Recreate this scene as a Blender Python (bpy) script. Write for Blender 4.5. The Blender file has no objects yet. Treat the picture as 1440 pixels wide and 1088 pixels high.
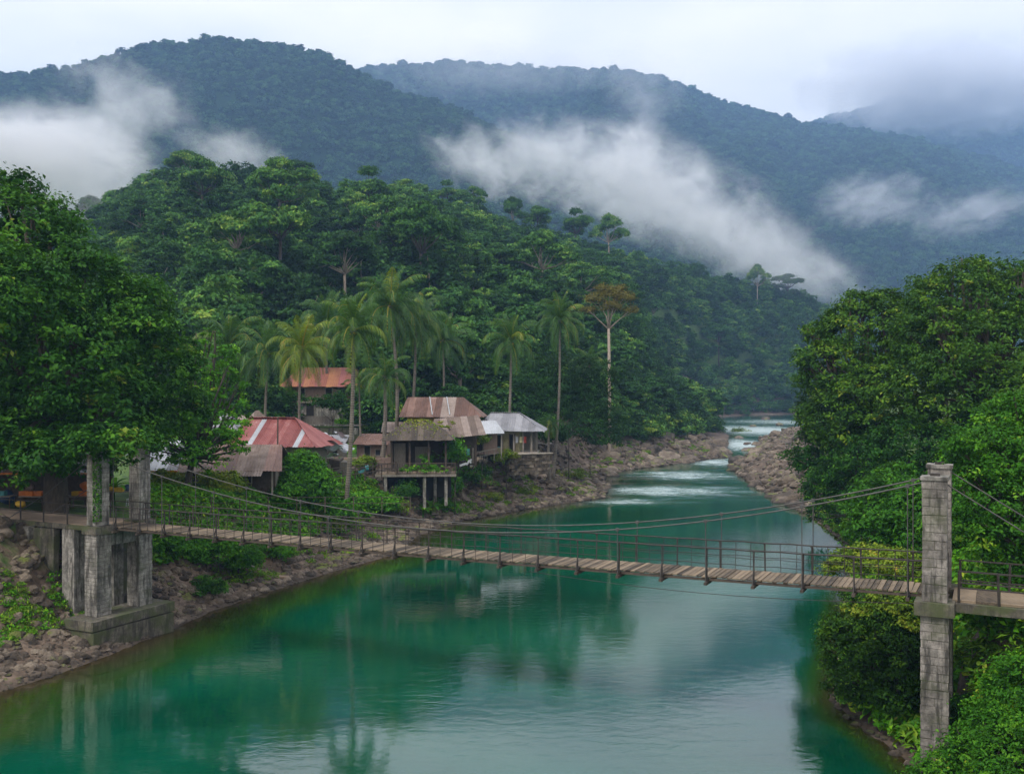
import bpy, math, random
import numpy as np
from mathutils import Vector, Matrix

scene = bpy.context.scene
COL = scene.collection
R = math.radians

# ---------------------------------------------------------------- camera, sky, sun, exposure
CAMZ, F = 13.5, 1350.0
cam_d = bpy.data.cameras.new("camera")
cam_d.lens = 33.75
cam_d.sensor_width = 36.0
cam_d.clip_start = 0.5
cam_d.clip_end = 9000.0
cam = bpy.data.objects.new("camera", cam_d)
cam.location = (0, 0, CAMZ)
cam.rotation_euler = (R(90), 0, 0)
COL.objects.link(cam)
scene.camera = cam

SUN_EL, SUN_AZ = 55, 250
world = bpy.data.worlds.new("World")
scene.world = world
world.use_nodes = True
wt = world.node_tree
wt.nodes.clear()
w_out = wt.nodes.new("ShaderNodeOutputWorld")
w_bg = wt.nodes.new("ShaderNodeBackground")
w_bg.inputs["Strength"].default_value = 0.12
w_sky = wt.nodes.new("ShaderNodeTexSky")
w_sky.sky_type = 'NISHITA'
w_sky.sun_disc = False
w_sky.sun_elevation = R(SUN_EL)
w_sky.sun_rotation = R(SUN_AZ)
w_tc = wt.nodes.new("ShaderNodeTexCoord")
w_map = wt.nodes.new("ShaderNodeMapping")
w_map.inputs["Scale"].default_value = (1.2, 1.2, 3.2)
w_map.inputs["Location"].default_value = (0.35, 0.1, 0.55)
w_n = wt.nodes.new("ShaderNodeTexNoise")
w_n.inputs["Scale"].default_value = 1.6
w_n.inputs["Detail"].default_value = 5
w_n.inputs["Roughness"].default_value = 0.5
w_r = wt.nodes.new("ShaderNodeValToRGB")
w_r.color_ramp.elements[0].position = 0.33
w_r.color_ramp.elements[0].color = (0.66, 0.69, 0.74, 1)
w_r.color_ramp.elements[1].position = 0.60
w_r.color_ramp.elements[1].color = (1.0, 0.95, 0.905, 1)
w_mul = wt.nodes.new("ShaderNodeVectorMath")
w_mul.operation = 'SCALE'
w_mul.inputs["Scale"].default_value = 9.4
w_mix = wt.nodes.new("ShaderNodeMix")
w_mix.data_type = 'RGBA'
w_mix.inputs["Factor"].default_value = 0.93
wl = wt.links.new
wl(w_tc.outputs["Generated"], w_map.inputs["Vector"])
wl(w_map.outputs[0], w_n.inputs["Vector"])
wl(w_n.outputs["Fac"], w_r.inputs["Fac"])
wl(w_r.outputs["Color"], w_mul.inputs[0])
wl(w_sky.outputs[0], w_mix.inputs["A"])
wl(w_mul.outputs[0], w_mix.inputs["B"])
wl(w_mix.outputs["Result"], w_bg.inputs["Color"])
wl(w_bg.outputs[0], w_out.inputs["Surface"])

sun_d = bpy.data.lights.new("sun", 'SUN')
sun_d.energy = 1.5
sun_d.angle = R(11)
sun_d.color = (1.0, 0.96, 0.9)
sun = bpy.data.objects.new("sun", sun_d)
# light comes from the upper left, a little behind the camera
sun.rotation_euler = (R(38), R(0), R(-40))
COL.objects.link(sun)

vs = scene.view_settings
vs.view_transform = 'Standard'
vs.look = 'None'
vs.gamma = 1
vs.exposure = 0.5
vs.use_curve_mapping = False
cy = scene.cycles
cy.max_bounces = 6
cy.diffuse_bounces = 3
cy.glossy_bounces = 3
cy.transmission_bounces = 3
cy.volume_bounces = 3
cy.transparent_max_bounces = 8
cy.volume_step_rate = 1.0
cy.volume_max_steps = 96
cy.use_denoising = True
cy.caustics_reflective = False
cy.caustics_refractive = False

HAZE_D = 0.00024

# ---------------------------------------------------------------- small helpers
def tag(o, label=None, cat=None, group=None, kind=None):
    if label: o["label"] = label
    if cat: o["category"] = cat
    if group: o["group"] = group
    if kind: o["kind"] = kind
    return o

def empty(name, loc=(0, 0, 0), rz=0.0, label=None, cat=None, group=None):
    o = bpy.data.objects.new(name, None)
    o.location = loc
    o.rotation_euler = (0, 0, rz)
    o.empty_display_size = 0.3
    COL.objects.link(o)
    return tag(o, label, cat, group)

def link(name, me, parent=None, loc=None, rot=None, scale=None):
    o = bpy.data.objects.new(name, me)
    COL.objects.link(o)
    if parent: o.parent = parent
    if loc is not None: o.location = loc
    if rot is not None: o.rotation_euler = rot
    if scale is not None: o.scale = (scale,) * 3 if isinstance(scale, (int, float)) else scale
    return o

def px(x, y, Y):
    return Vector(((x - 720) / F * Y, Y, CAMZ - (y - 544) / F * Y))

def np_mesh(name, V, Fc, mat=None, attrs=None, smooth=False):
    """V (n,3), Fc (m,k) k=3 or 4"""
    V = np.asarray(V, dtype=np.float32)
    Fc = np.asarray(Fc, dtype=np.int32)
    me = bpy.data.meshes.new(name)
    me.vertices.add(len(V))
    me.vertices.foreach_set("co", V.ravel())
    k = Fc.shape[1]
    me.loops.add(Fc.size)
    me.loops.foreach_set("vertex_index", Fc.ravel())
    me.polygons.add(len(Fc))
    me.polygons.foreach_set("loop_start", np.arange(0, Fc.size, k, dtype=np.int32))
    if smooth:
        me.polygons.foreach_set("use_smooth", np.ones(len(Fc), dtype=bool))
    if attrs:
        for an, av in attrs.items():
            a = me.attributes.new(an, 'FLOAT', 'POINT')
            a.data.foreach_set("value", np.asarray(av, dtype=np.float32).ravel())
    me.update(calc_edges=True)
    if mat: me.materials.append(mat)
    return me

def h2(ix, iy, seed):
    n = (ix.astype(np.int64) * 374761393 + iy.astype(np.int64) * 668265263 + seed * 1274126177) & 0x7fffffff
    n = ((n ^ (n >> 13)) * 1274126177) & 0x7fffffff
    n = n ^ (n >> 16)
    return (n & 0xffff) / 65535.0

def vnoise(x, y, seed=0):
    x = np.asarray(x, float); y = np.asarray(y, float)
    ix = np.floor(x); iy = np.floor(y)
    fx = x - ix; fy = y - iy
    fx = fx * fx * (3 - 2 * fx); fy = fy * fy * (3 - 2 * fy)
    a = h2(ix, iy, seed); b = h2(ix + 1, iy, seed)
    c = h2(ix, iy + 1, seed); d = h2(ix + 1, iy + 1, seed)
    return (a + (b - a) * fx) * (1 - fy) + (c + (d - c) * fx) * fy

def fbm(x, y, seed=0, octv=4):
    s = 0; amp = 0.5; t = 0
    x = np.asarray(x, float); y = np.asarray(y, float)
    for k in range(octv):
        s = s + amp * vnoise(x, y, seed + k * 17)
        t += amp
        x = x * 2.03 + 11.3; y = y * 2.03 + 5.7; amp *= 0.5
    return s / t

def S(t):
    t = np.clip(t, 0, 1)
    return t * t * (3 - 2 * t)

class MB:
    """collects shapes and links them as one mesh object"""
    def __init__(s):
        s.v = []; s.f = []
    def box(s, c, d, rz=0.0, rot=None, taper=1.0, jit=0.0, rng=random):
        hx, hy, hz = d[0] / 2, d[1] / 2, d[2] / 2
        n = len(s.v)
        M = rot if rot is not None else Matrix.Rotation(rz, 3, 'Z')
        c = Vector(c)
        for z in (-1, 1):
            k = taper if z > 0 else 1.0
            for x, y in ((-1, -1), (1, -1), (1, 1), (-1, 1)):
                p = Vector((x * hx * k, y * hy * k, z * hz))
                if jit: p += Vector((rng.uniform(-jit, jit), rng.uniform(-jit, jit), rng.uniform(-jit, jit)))
                s.v.append(tuple(c + M @ p))
        for q in ((0, 3, 2, 1), (4, 5, 6, 7), (0, 1, 5, 4), (1, 2, 6, 5), (2, 3, 7, 6), (3, 0, 4, 7)):
            s.f.append(tuple(n + i for i in q))
        return s
    def beam(s, a, b, w, h=None, up=(0, 0, 1)):
        a = Vector(a); b = Vector(b)
        h = h or w
        d = (b - a); L = d.length
        if L < 1e-6: return s
        d.normalize()
        u = Vector(up)
        if abs(d.dot(u)) > 0.98: u = Vector((0, 1, 0))
        x = d.cross(u).normalized(); z = x.cross(d)
        M = Matrix((x, d, z)).transposed()
        return s.box((a + b) / 2, (w, L, h), rot=M)
    def tube(s, pts, rad, n=8, cap=True):
        pts = [Vector(p) for p in pts]
        if isinstance(rad, (int, float)): rad = [rad] * len(pts)
        base = len(s.v)
        pu = Vector((0, 0, 1))
        d0 = (pts[1] - pts[0]).normalized()
        if abs(d0.dot(pu)) > 0.9: pu = Vector((1, 0, 0))
        for i, p in enumerate(pts):
            d = (pts[min(i + 1, len(pts) - 1)] - pts[max(i - 1, 0)]).normalized()
            x = d.cross(pu).normalized(); y = d.cross(x).normalized()
            pu = y.cross(d) * -1 if False else pu
            for k in range(n):
                t = 2 * math.pi * k / n
                s.v.append(tuple(p + x * math.cos(t) * rad[i] + y * math.sin(t) * rad[i]))
        for i in range(len(pts) - 1):
            for k in range(n):
                a = base + i * n + k; b = base + i * n + (k + 1) % n
                s.f.append((a, b, b + n, a + n))
        if cap:
            s.f.append(tuple(base + k for k in range(n))[::-1])
            s.f.append(tuple(base + (len(pts) - 1) * n + k for k in range(n)))
        return s
    def poly(s, pts):
        n = len(s.v); s.v += [tuple(p) for p in pts]; s.f.append(tuple(range(n, n + len(pts)))); return s
    def mesh(s, name, mat, smooth=False):
        me = bpy.data.meshes.new(name)
        me.from_pydata(s.v, [], s.f)
        if smooth:
            me.polygons.foreach_set("use_smooth", [True] * len(me.polygons))
        me.materials.append(mat)
        me.update()
        return me
    def build(s, name, mat, parent=None, smooth=False, kind=None, loc=None, rot=None):
        o = link(name, s.mesh(name, mat, smooth), parent, loc, rot)
        if kind: o["kind"] = kind
        return o

# ---------------------------------------------------------------- materials
def newmat(name):
    m = bpy.data.materials.new(name)
    m.use_nodes = True
    nt = m.node_tree
    b = nt.nodes["Principled BSDF"]
    return m, nt, b

def ramp(nt, fac, stops):
    r = nt.nodes.new("ShaderNodeValToRGB")
    e = r.color_ramp.elements
    while len(e) > 1: e.remove(e[-1])
    e[0].position = stops[0][0]; e[0].color = (*stops[0][1], 1)
    for p, c in stops[1:]:
        k = e.new(p); k.color = (*c, 1)
    nt.links.new(fac, r.inputs["Fac"])
    return r.outputs["Color"]

def noise(nt, vec, scale, detail=4, rough=0.55, dist=0.0):
    n = nt.nodes.new("ShaderNodeTexNoise")
    n.inputs["Scale"].default_value = scale
    n.inputs["Detail"].default_value = detail
    n.inputs["Roughness"].default_value = rough
    n.inputs["Distortion"].default_value = dist
    if vec is not None: nt.links.new(vec, n.inputs["Vector"])
    return n.outputs["Fac"]

def coords(nt, kind="Object", scale=(1, 1, 1), loc=(0, 0, 0)):
    t = nt.nodes.new("ShaderNodeTexCoord")
    m = nt.nodes.new("ShaderNodeMapping")
    m.inputs["Scale"].default_value = scale
    m.inputs["Location"].default_value = loc
    if kind == "World":
        g = nt.nodes.new("ShaderNodeNewGeometry")
        nt.links.new(g.outputs["Position"], m.inputs["Vector"])
    else:
        nt.links.new(t.outputs[kind], m.inputs["Vector"])
    return m.outputs[0]

def mixc(nt, fac, a, b, mode='MIX'):
    m = nt.nodes.new("ShaderNodeMix")
    m.data_type = 'RGBA'; m.blend_type = mode
    if isinstance(fac, (int, float)): m.inputs["Factor"].default_value = fac
    else: nt.links.new(fac, m.inputs["Factor"])
    for k, v in (("A", a), ("B", b)):
        if isinstance(v, tuple): m.inputs[k].default_value = (*v, 1)
        else: nt.links.new(v, m.inputs[k])
    return m.outputs["Result"]

def math_(nt, op, a, b=None, clamp=False):
    m = nt.nodes.new("ShaderNodeMath"); m.operation = op; m.use_clamp = clamp
    for i, v in enumerate((a, b)):
        if v is None: continue
        if isinstance(v, (int, float)): m.inputs[i].default_value = v
        else: nt.links.new(v, m.inputs[i])
    return m.outputs[0]

def bump(nt, b, h, strength=0.5, dist=0.05):
    n = nt.nodes.new("ShaderNodeBump")
    n.inputs["Strength"].default_value = strength
    n.inputs["Distance"].default_value = dist
    nt.links.new(h, n.inputs["Height"])
    nt.links.new(n.outputs[0], b.inputs["Normal"])

def foliage(name, dark, mid, light, accent=None, trans=0.2, obj_var=0.5, spec=0.12):
    m, nt, b = newmat(name)
    at = nt.nodes.new("ShaderNodeAttribute"); at.attribute_name = "tint"
    oi = nt.nodes.new("ShaderNodeObjectInfo")
    v = math_(nt, 'MULTIPLY_ADD' if False else 'MULTIPLY', math_(nt, 'SUBTRACT', oi.outputs["Random"], 0.5), obj_var)
    f = math_(nt, 'ADD', at.outputs["Fac"], v, True)
    stops = [(0.0, dark), (0.5, mid), (0.9, light)]
    if accent: stops.append((1.0, accent))
    c = ramp(nt, f, stops)
    nt.links.new(c, b.inputs["Base Color"])
    b.inputs["Roughness"].default_value = 0.5
    b.inputs["Specular IOR Level"].default_value = spec
    tr = nt.nodes.new("ShaderNodeBsdfTranslucent")
    c2 = mixc(nt, 0.5, c, (light[0] * 1.3, light[1] * 1.2, light[2] * 0.6))
    nt.links.new(c2, tr.inputs["Color"])
    mx = nt.nodes.new("ShaderNodeMixShader"); mx.inputs[0].default_value = trans
    nt.links.new(b.outputs[0], mx.inputs[1]); nt.links.new(tr.outputs[0], mx.inputs[2])
    nt.links.new(mx.outputs[0], nt.nodes["Material Output"].inputs["Surface"])
    return m

M = {}
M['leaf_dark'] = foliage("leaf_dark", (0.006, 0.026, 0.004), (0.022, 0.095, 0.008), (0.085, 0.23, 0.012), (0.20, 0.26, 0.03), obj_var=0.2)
M['leaf_right'] = foliage("leaf_right", (0.007, 0.026, 0.004), (0.032, 0.10, 0.008), (0.115, 0.23, 0.014), (0.20, 0.25, 0.02), obj_var=0.25)
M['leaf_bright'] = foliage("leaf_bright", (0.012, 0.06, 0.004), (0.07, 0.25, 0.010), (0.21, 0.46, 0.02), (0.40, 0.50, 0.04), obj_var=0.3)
M['leaf_fresh'] = foliage("leaf_fresh", (0.008, 0.040, 0.003), (0.042, 0.165, 0.008), (0.14, 0.33, 0.018), (0.30, 0.36, 0.03), obj_var=0.3)
M['leaf_yellow'] = foliage("leaf_yellow", (0.05, 0.12, 0.012), (0.16, 0.26, 0.02), (0.34, 0.36, 0.035), (0.50, 0.34, 0.05), obj_var=0.3)
M['leaf_hill'] = foliage("leaf_hill", (0.009, 0.034, 0.009), (0.036, 0.118, 0.022), (0.115, 0.26, 0.038), (0.24, 0.35, 0.05), obj_var=0.7, spec=0.1)
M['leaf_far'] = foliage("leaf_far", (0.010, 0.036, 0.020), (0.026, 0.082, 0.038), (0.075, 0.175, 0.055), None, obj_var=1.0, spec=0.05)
M['leaf_orange'] = foliage("leaf_orange", (0.09, 0.09, 0.015), (0.155, 0.145, 0.025), (0.25, 0.20, 0.04), None, obj_var=0.0)
M['leaf_palm'] = foliage("leaf_palm", (0.010, 0.045, 0.006), (0.03, 0.11, 0.012), (0.11, 0.21, 0.02), (0.30, 0.27, 0.03), obj_var=0.45, trans=0.3, spec=0.4)
M['leaf_palm_yellow'] = foliage("leaf_palm_yellow", (0.04, 0.10, 0.008), (0.11, 0.21, 0.012), (0.28, 0.32, 0.02), (0.46, 0.30, 0.04), obj_var=0.45, trans=0.35, spec=0.5)
M['grass'] = foliage("grass_blades", (0.03, 0.09, 0.008), (0.11, 0.25, 0.015), (0.25, 0.38, 0.03), (0.40, 0.36, 0.08), obj_var=0.3)
M['moss'] = foliage("moss_leaf", (0.05, 0.09, 0.012), (0.14, 0.20, 0.02), (0.32, 0.34, 0.03), (0.42, 0.38, 0.04), obj_var=0.1)

def bark(name, c1, c2, sc=3.0):
    m, nt, b = newmat(name)
    v = coords(nt, "Object", (sc, sc, sc * 0.25))
    n = noise(nt, v, 3, 5, 0.65)
    nt.links.new(ramp(nt, n, [(0.3, c1), (0.7, c2)]), b.inputs["Base Color"])
    b.inputs["Roughness"].default_value = 0.9
    bump(nt, b, n, 0.6, 0.05)
    return m
M['bark'] = bark("bark_dark", (0.03, 0.023, 0.018), (0.10, 0.08, 0.06))
M['bark_pale'] = bark("bark_pale", (0.17, 0.13, 0.10), (0.42, 0.35, 0.28))

def palm_bark():
    m, nt, b = newmat("palm_bark")
    v = coords(nt, "Object", (1, 1, 1))
    w = nt.nodes.new("ShaderNodeTexWave"); w.wave_type = 'BANDS'; w.bands_direction = 'Z'
    w.inputs["Scale"].default_value = 1.6; w.inputs["Distortion"].default_value = 2.0
    w.inputs["Detail"].default_value = 2
    nt.links.new(v, w.inputs["Vector"])
    n = noise(nt, v, 2.0, 5)
    c = mixc(nt, 0.5, ramp(nt, w.outputs["Fac"], [(0.2, (0.08, 0.066, 0.055)), (0.8, (0.22, 0.19, 0.155))]),
             ramp(nt, n, [(0.3, (0.07, 0.055, 0.04)), (0.7, (0.27, 0.235, 0.195))]))
    nt.links.new(c, b.inputs["Base Color"]); b.inputs["Roughness"].default_value = 0.9
    bump(nt, b, w.outputs["Fac"], 0.5, 0.03)
    return m
M['palm_bark'] = palm_bark()

def rock_mat(name, stops, moss=0.0, sc=0.8):
    m, nt, b = newmat(name)
    v = coords(nt, "World")
    n1 = noise(nt, v, sc, 6, 0.65, 0.4)
    n2 = noise(nt, v, sc * 9, 5, 0.7)
    oi = nt.nodes.new("ShaderNodeObjectInfo")
    f = math_(nt, 'ADD', math_(nt, 'MULTIPLY', n1, 0.65), math_(nt, 'MULTIPLY', n2, 0.35))
    f = math_(nt, 'ADD', f, math_(nt, 'MULTIPLY', math_(nt, 'SUBTRACT', oi.outputs["Random"], 0.5), 0.22), True)
    c = ramp(nt, f, stops)
    if moss:
        n3 = noise(nt, v, 0.55, 4, 0.6)
        mf = ramp(nt, n3, [(0.62 - moss, (0, 0, 0)), (0.70 - moss, (1, 1, 1))])
        g = nt.nodes.new("ShaderNodeNewGeometry")
        sx = nt.nodes.new("ShaderNodeSeparateXYZ"); nt.links.new(g.outputs["Normal"], sx.inputs[0])
        up = math_(nt, 'MULTIPLY', math_(nt, 'SUBTRACT', sx.outputs["Z"], 0.45), 3.0, True)
        c = mixc(nt, math_(nt, 'MULTIPLY', up, mf), c, (0.16, 0.19, 0.035))
    g2 = nt.nodes.new("ShaderNodeNewGeometry")
    sz = nt.nodes.new("ShaderNodeSeparateXYZ"); nt.links.new(g2.outputs["Position"], sz.inputs[0])
    wl_ = math_(nt, 'MULTIPLY', math_(nt, 'SUBTRACT', 0.42, math_(nt, 'ADD', sz.outputs["Z"], math_(nt, 'MULTIPLY', n1, 0.4))), 5.0, True)
    c = mixc(nt, math_(nt, 'MULTIPLY', wl_, 0.8), c, (0.022, 0.018, 0.014))
    nt.links.new(c, b.inputs["Base Color"])
    b.inputs["Roughness"].default_value = 0.85
    bump(nt, b, n2, 1.0, 0.2)
    return m
RS = [(0.30, (0.022, 0.017, 0.014)), (0.43, (0.075, 0.057, 0.042)), (0.54, (0.16, 0.123, 0.092)), (0.68, (0.31, 0.25, 0.19))]
M['rock'] = rock_mat("rock", RS, 0.05)
M['rock_wet'] = rock_mat("rock_wet", [(0.3, (0.02, 0.016, 0.013)), (0.7, (0.10, 0.075, 0.055))], 0.06)
M['rock_orange'] = rock_mat("rock_orange", [(0.25, (0.06, 0.035, 0.02)), (0.5, (0.25, 0.15, 0.08)), (0.75, (0.45, 0.27, 0.14))], 0.1)

def terrain_mat():
    m, nt, b = newmat("river_valley_ground")
    v = coords(nt, "World")
    n1 = noise(nt, v, 0.35, 6, 0.65, 0.6)
    n2 = noise(nt, v, 3.2, 5, 0.7)
    f = math_(nt, 'ADD', math_(nt, 'MULTIPLY', n1, 0.55), math_(nt, 'MULTIPLY', n2, 0.45))
    rock = ramp(nt, f, [(0.34, (0.03, 0.021, 0.015)), (0.48, (0.10, 0.07, 0.05)), (0.62, (0.23, 0.165, 0.12))])
    n3 = noise(nt, v, 1.2, 5, 0.7)
    green = ramp(nt, n3, [(0.3, (0.02, 0.05, 0.008)), (0.55, (0.06, 0.12, 0.015)), (0.75, (0.14, 0.17, 0.03))])
    ag = nt.nodes.new("ShaderNodeAttribute"); ag.attribute_name = "green"
    gf = math_(nt, 'ADD', ag.outputs["Fac"], math_(nt, 'MULTIPLY', math_(nt, 'SUBTRACT', n1, 0.5), 1.6))
    gf = math_(nt, 'MULTIPLY', math_(nt, 'SUBTRACT', gf, 0.4), 5.0, True)
    c = mixc(nt, gf, rock, green)
    aw = nt.nodes.new("ShaderNodeAttribute"); aw.attribute_name = "wet"
    c = mixc(nt, math_(nt, 'MULTIPLY', aw.outputs["Fac"], 0.6, True), c, (0.035, 0.026, 0.018))
    nt.links.new(c, b.inputs["Base Color"])
    b.inputs["Roughness"].default_value = 0.9
    bump(nt, b, f, 0.9, 0.25)
    return m
M['terrain'] = terrain_mat()

def concrete(name, base=(0.34, 0.32, 0.30), stain=0.55, moss=0.35, sc=1.0):
    m, nt, b = newmat(name)
    v = coords(nt, "World", (1, 1, 1))
    vs_ = coords(nt, "World", (3.5, 3.5, 0.5))
    n1 = noise(nt, v, 1.6 * sc, 6, 0.7, 0.3)
    n2 = noise(nt, vs_, 1.3, 5, 0.65)
    n3 = noise(nt, v, 7 * sc, 5, 0.75)
    lo = tuple(x * 0.35 for x in base); hi = tuple(min(1, x * 1.65) for x in base)
    c = ramp(nt, n1, [(0.3, lo), (0.5, base), (0.66, hi)])
    c = mixc(nt, ramp(nt, n2, [(0.48, (0, 0, 0)), (0.62, (stain, stain, stain))]), c, (0.035, 0.032, 0.028))
    c = mixc(nt, ramp(nt, n3, [(0.35, (0.55, 0.55, 0.55)), (0.55, (0, 0, 0))]), c, tuple(x * 0.3 for x in base))
    n4 = noise(nt, v, 0.9, 4, 0.6)
    c = mixc(nt, ramp(nt, n4, [(0.60 - moss * 0.2, (0, 0, 0)), (0.75 - moss * 0.2, (moss, moss, moss))]), c, (0.07, 0.085, 0.03))
    nt.links.new(c, b.inputs["Base Color"])
    b.inputs["Roughness"].default_value = 0.92
    bump(nt, b, n3, 0.7, 0.03)
    return m
M['concrete'] = concrete("old_concrete", (0.27, 0.25, 0.225), 0.85, 0.4)
M['block'] = concrete("plastered_block", (0.25, 0.222, 0.20), 0.9, 0.45, 0.9)
M['concrete_dark'] = concrete("dark_mossy_concrete", (0.13, 0.115, 0.09), 0.85, 0.8)  # darker and mossier mix of the concrete

def wood(name, c1, c2, vary=0.5, vec=(8, 1, 8)):
    m, nt, b = newmat(name)
    v = coords(nt, "Object", vec)
    n = noise(nt, v, 2.2, 5, 0.65)
    oi = nt.nodes.new("ShaderNodeObjectInfo")
    f = math_(nt, 'ADD', n, math_(nt, 'MULTIPLY', math_(nt, 'SUBTRACT', oi.outputs["Random"], 0.5), vary), True)
    nt.links.new(ramp(nt, f, [(0.2, c1), (0.8, c2)]), b.inputs["Base Color"])
    b.inputs["Roughness"].default_value = 0.85
    bump(nt, b, n, 0.4, 0.01)
    return m
M['plank'] = wood("weathered_plank", (0.035, 0.026, 0.018), (0.25, 0.188, 0.125), 0.65)
M['wood_dark'] = wood("dark_timber", (0.03, 0.022, 0.018), (0.11, 0.08, 0.06), 0.2, (2, 2, 2))
M['wood_grey'] = wood("grey_timber", (0.14, 0.12, 0.10), (0.34, 0.30, 0.26), 0.3, (6, 6, 1))
M['wood_pink'] = wood("faded_boards", (0.19, 0.125, 0.10), (0.36, 0.25, 0.21), 0.25, (6, 6, 1))
M['wood_yellow'] = wood("yellow_boards", (0.26, 0.18, 0.03), (0.60, 0.44, 0.06), 0.3, (6, 6, 1))

def plain(name, c, rough=0.7, metal=0.0, dirt=0.35, sc=2.0, spec=0.5):
    m, nt, b = newmat(name)
    v = coords(nt, "World")
    n = noise(nt, v, sc, 6, 0.7, 0.3)
    nt.links.new(ramp(nt, n, [(0.3, tuple(x * (1 - dirt) * 0.9 for x in c)), (0.6, c)]), b.inputs["Base Color"])
    b.inputs["Roughness"].default_value = rough
    b.inputs["Metallic"].default_value = metal
    b.inputs["Specular IOR Level"].default_value = spec
    return m
M['metal_dark'] = plain("rusty_dark_steel", (0.055, 0.045, 0.04), 0.7, 0.2, 0.5, 5)
M['cable'] = plain("steel_cable", (0.10, 0.095, 0.09), 0.6, 0.3, 0.4, 5)
M['white_paint'] = plain("white_plaster", (0.62, 0.63, 0.62), 0.8, 0, 0.45, 0.8)
M['cream_paint'] = plain("cream_wall", (0.52, 0.47, 0.27), 0.8, 0, 0.5, 1.2)
M['shade_black'] = plain("painted_shade_black", (0.02, 0.018, 0.016), 0.9, 0, 0.4, 2)  # shade of interiors and roof undersides as near-black colour; also tyres, seats
M['tarp_white'] = plain("white_tarp", (0.60, 0.62, 0.66), 0.6, 0, 0.5, 1.0)
M['tarp_blue'] = plain("blue_tarp", (0.07, 0.13, 0.30), 0.6, 0, 0.4, 2)
M['yellow'] = plain("yellow_plastic", (0.68, 0.42, 0.03), 0.5, 0, 0.3, 2)
M['orange'] = plain("orange_plastic", (0.70, 0.20, 0.03), 0.5, 0, 0.3, 2)
M['teal'] = plain("teal_plastic", (0.08, 0.32, 0.34), 0.5, 0, 0.3, 2)
M['purple'] = plain("purple_cloth", (0.30, 0.17, 0.36), 0.9, 0, 0.3, 2)
M['red_cloth'] = plain("red_cloth", (0.40, 0.06, 0.04), 0.9, 0, 0.3, 2)
M['path'] = plain("path_concrete", (0.42, 0.36, 0.30), 0.9, 0, 0.45, 1.0)
M['dirt'] = plain("trodden_dirt", (0.34, 0.25, 0.18), 0.95, 0, 0.4, 0.8)
M['glass'] = plain("window_pane", (0.03, 0.035, 0.04), 0.15, 0, 0.3, 2)

def sheet(name, stops, rough=0.55):
    m, nt, b = newmat(name)
    v = coords(nt, "Object", (1, 1, 1))
    n = noise(nt, v, 0.8, 6, 0.7, 0.5)
    n2 = noise(nt, v, 6, 4, 0.7)
    oi = nt.nodes.new("ShaderNodeObjectInfo")
    f = math_(nt, 'ADD', math_(nt, 'MULTIPLY', n, 0.6), math_(nt, 'MULTIPLY', n2, 0.2))
    f = math_(nt, 'ADD', f, math_(nt, 'ADD', math_(nt, 'MULTIPLY', oi.outputs["Random"], 0.26), 0.08), True)
    nt.links.new(ramp(nt, f, stops), b.inputs["Base Color"])
    b.inputs["Roughness"].default_value = rough
    return m
M['roof_red'] = sheet("red_metal_sheet", [(0.32, (0.16, 0.045, 0.04)), (0.5, (0.22, 0.06, 0.055)), (0.75, (0.33, 0.12, 0.11)), (0.88, (0.52, 0.38, 0.36))])
M['roof_rust'] = sheet("rusted_roof_sheet", [(0.32, (0.05, 0.026, 0.018)), (0.55, (0.13, 0.066, 0.048)), (0.78, (0.24, 0.14, 0.11)), (0.9, (0.42, 0.34, 0.3))])
M['roof_orange'] = sheet("orange_red_roof_sheet", [(0.32, (0.12, 0.04, 0.025)), (0.55, (0.25, 0.08, 0.05)), (0.85, (0.42, 0.19, 0.07))])
M['roof_grey'] = sheet("grey_roof_sheet", [(0.32, (0.10, 0.10, 0.105)), (0.55, (0.20, 0.20, 0.22)), (0.8, (0.34, 0.34, 0.37))])
M['roof_white'] = sheet("pale_roof_sheet", [(0.3, (0.25, 0.265, 0.285)), (0.75, (0.50, 0.52, 0.56))])
M['roof_dark'] = sheet("dark_shingle", [(0.3, (0.025, 0.02, 0.016)), (0.6, (0.075, 0.058, 0.045)), (0.85, (0.15, 0.12, 0.09))], 0.9)
M['roof_shake'] = sheet("silvered_shake", [(0.3, (0.05, 0.036, 0.028)), (0.55, (0.15, 0.11, 0.09)), (0.88, (0.36, 0.29, 0.26))], 0.9)
# ================================================================ THE LAND
def wpt(x, y):           # a point of the water line seen at this place of the photograph
    Y = CAMZ * F / (y - 544)
    return ((x - 720) / F * Y, Y)

LEFT = [(-60, -25), (-48, 12), (-34, 25), wpt(-70, 1015), wpt(0, 972), wpt(70, 952), wpt(150, 922), wpt(235, 888), wpt(300, 858), wpt(400, 825), wpt(470, 803), wpt(550, 781),
        wpt(566, 771), wpt(590, 752), wpt(643, 733), wpt(740, 716), wpt(800, 707), wpt(846, 701), wpt(856, 684), wpt(846, 672),
        wpt(880, 661), wpt(960, 651), wpt(1020, 643), wpt(1022, 628), wpt(1026, 612), wpt(1010, 603), wpt(985, 597), wpt(965, 591.5),
        wpt(985, 587.5), wpt(1050, 584), wpt(1120, 582), wpt(1200, 581), wpt(1400, 581)]
RIGHT = [(12.2, -25), (12.4, 12), (12.7, 24), (13.3, 30), wpt(1295, 1092), wpt(1235, 1040), wpt(1190, 1008), wpt(1168, 985), wpt(1172, 940), wpt(1178, 900), wpt(1184, 850), wpt(1192, 800),
         wpt(1185, 762), wpt(1155, 738), wpt(1125, 716), wpt(1085, 698), wpt(1050, 676), wpt(1024, 655), wpt(1045, 645), wpt(1062, 628),
         wpt(1070, 615), wpt(1100, 606), wpt(1130, 598), wpt(1180, 593), wpt(1300, 590), wpt(1400, 589)]
LP = np.array(LEFT); RP = np.array(RIGHT)

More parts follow.
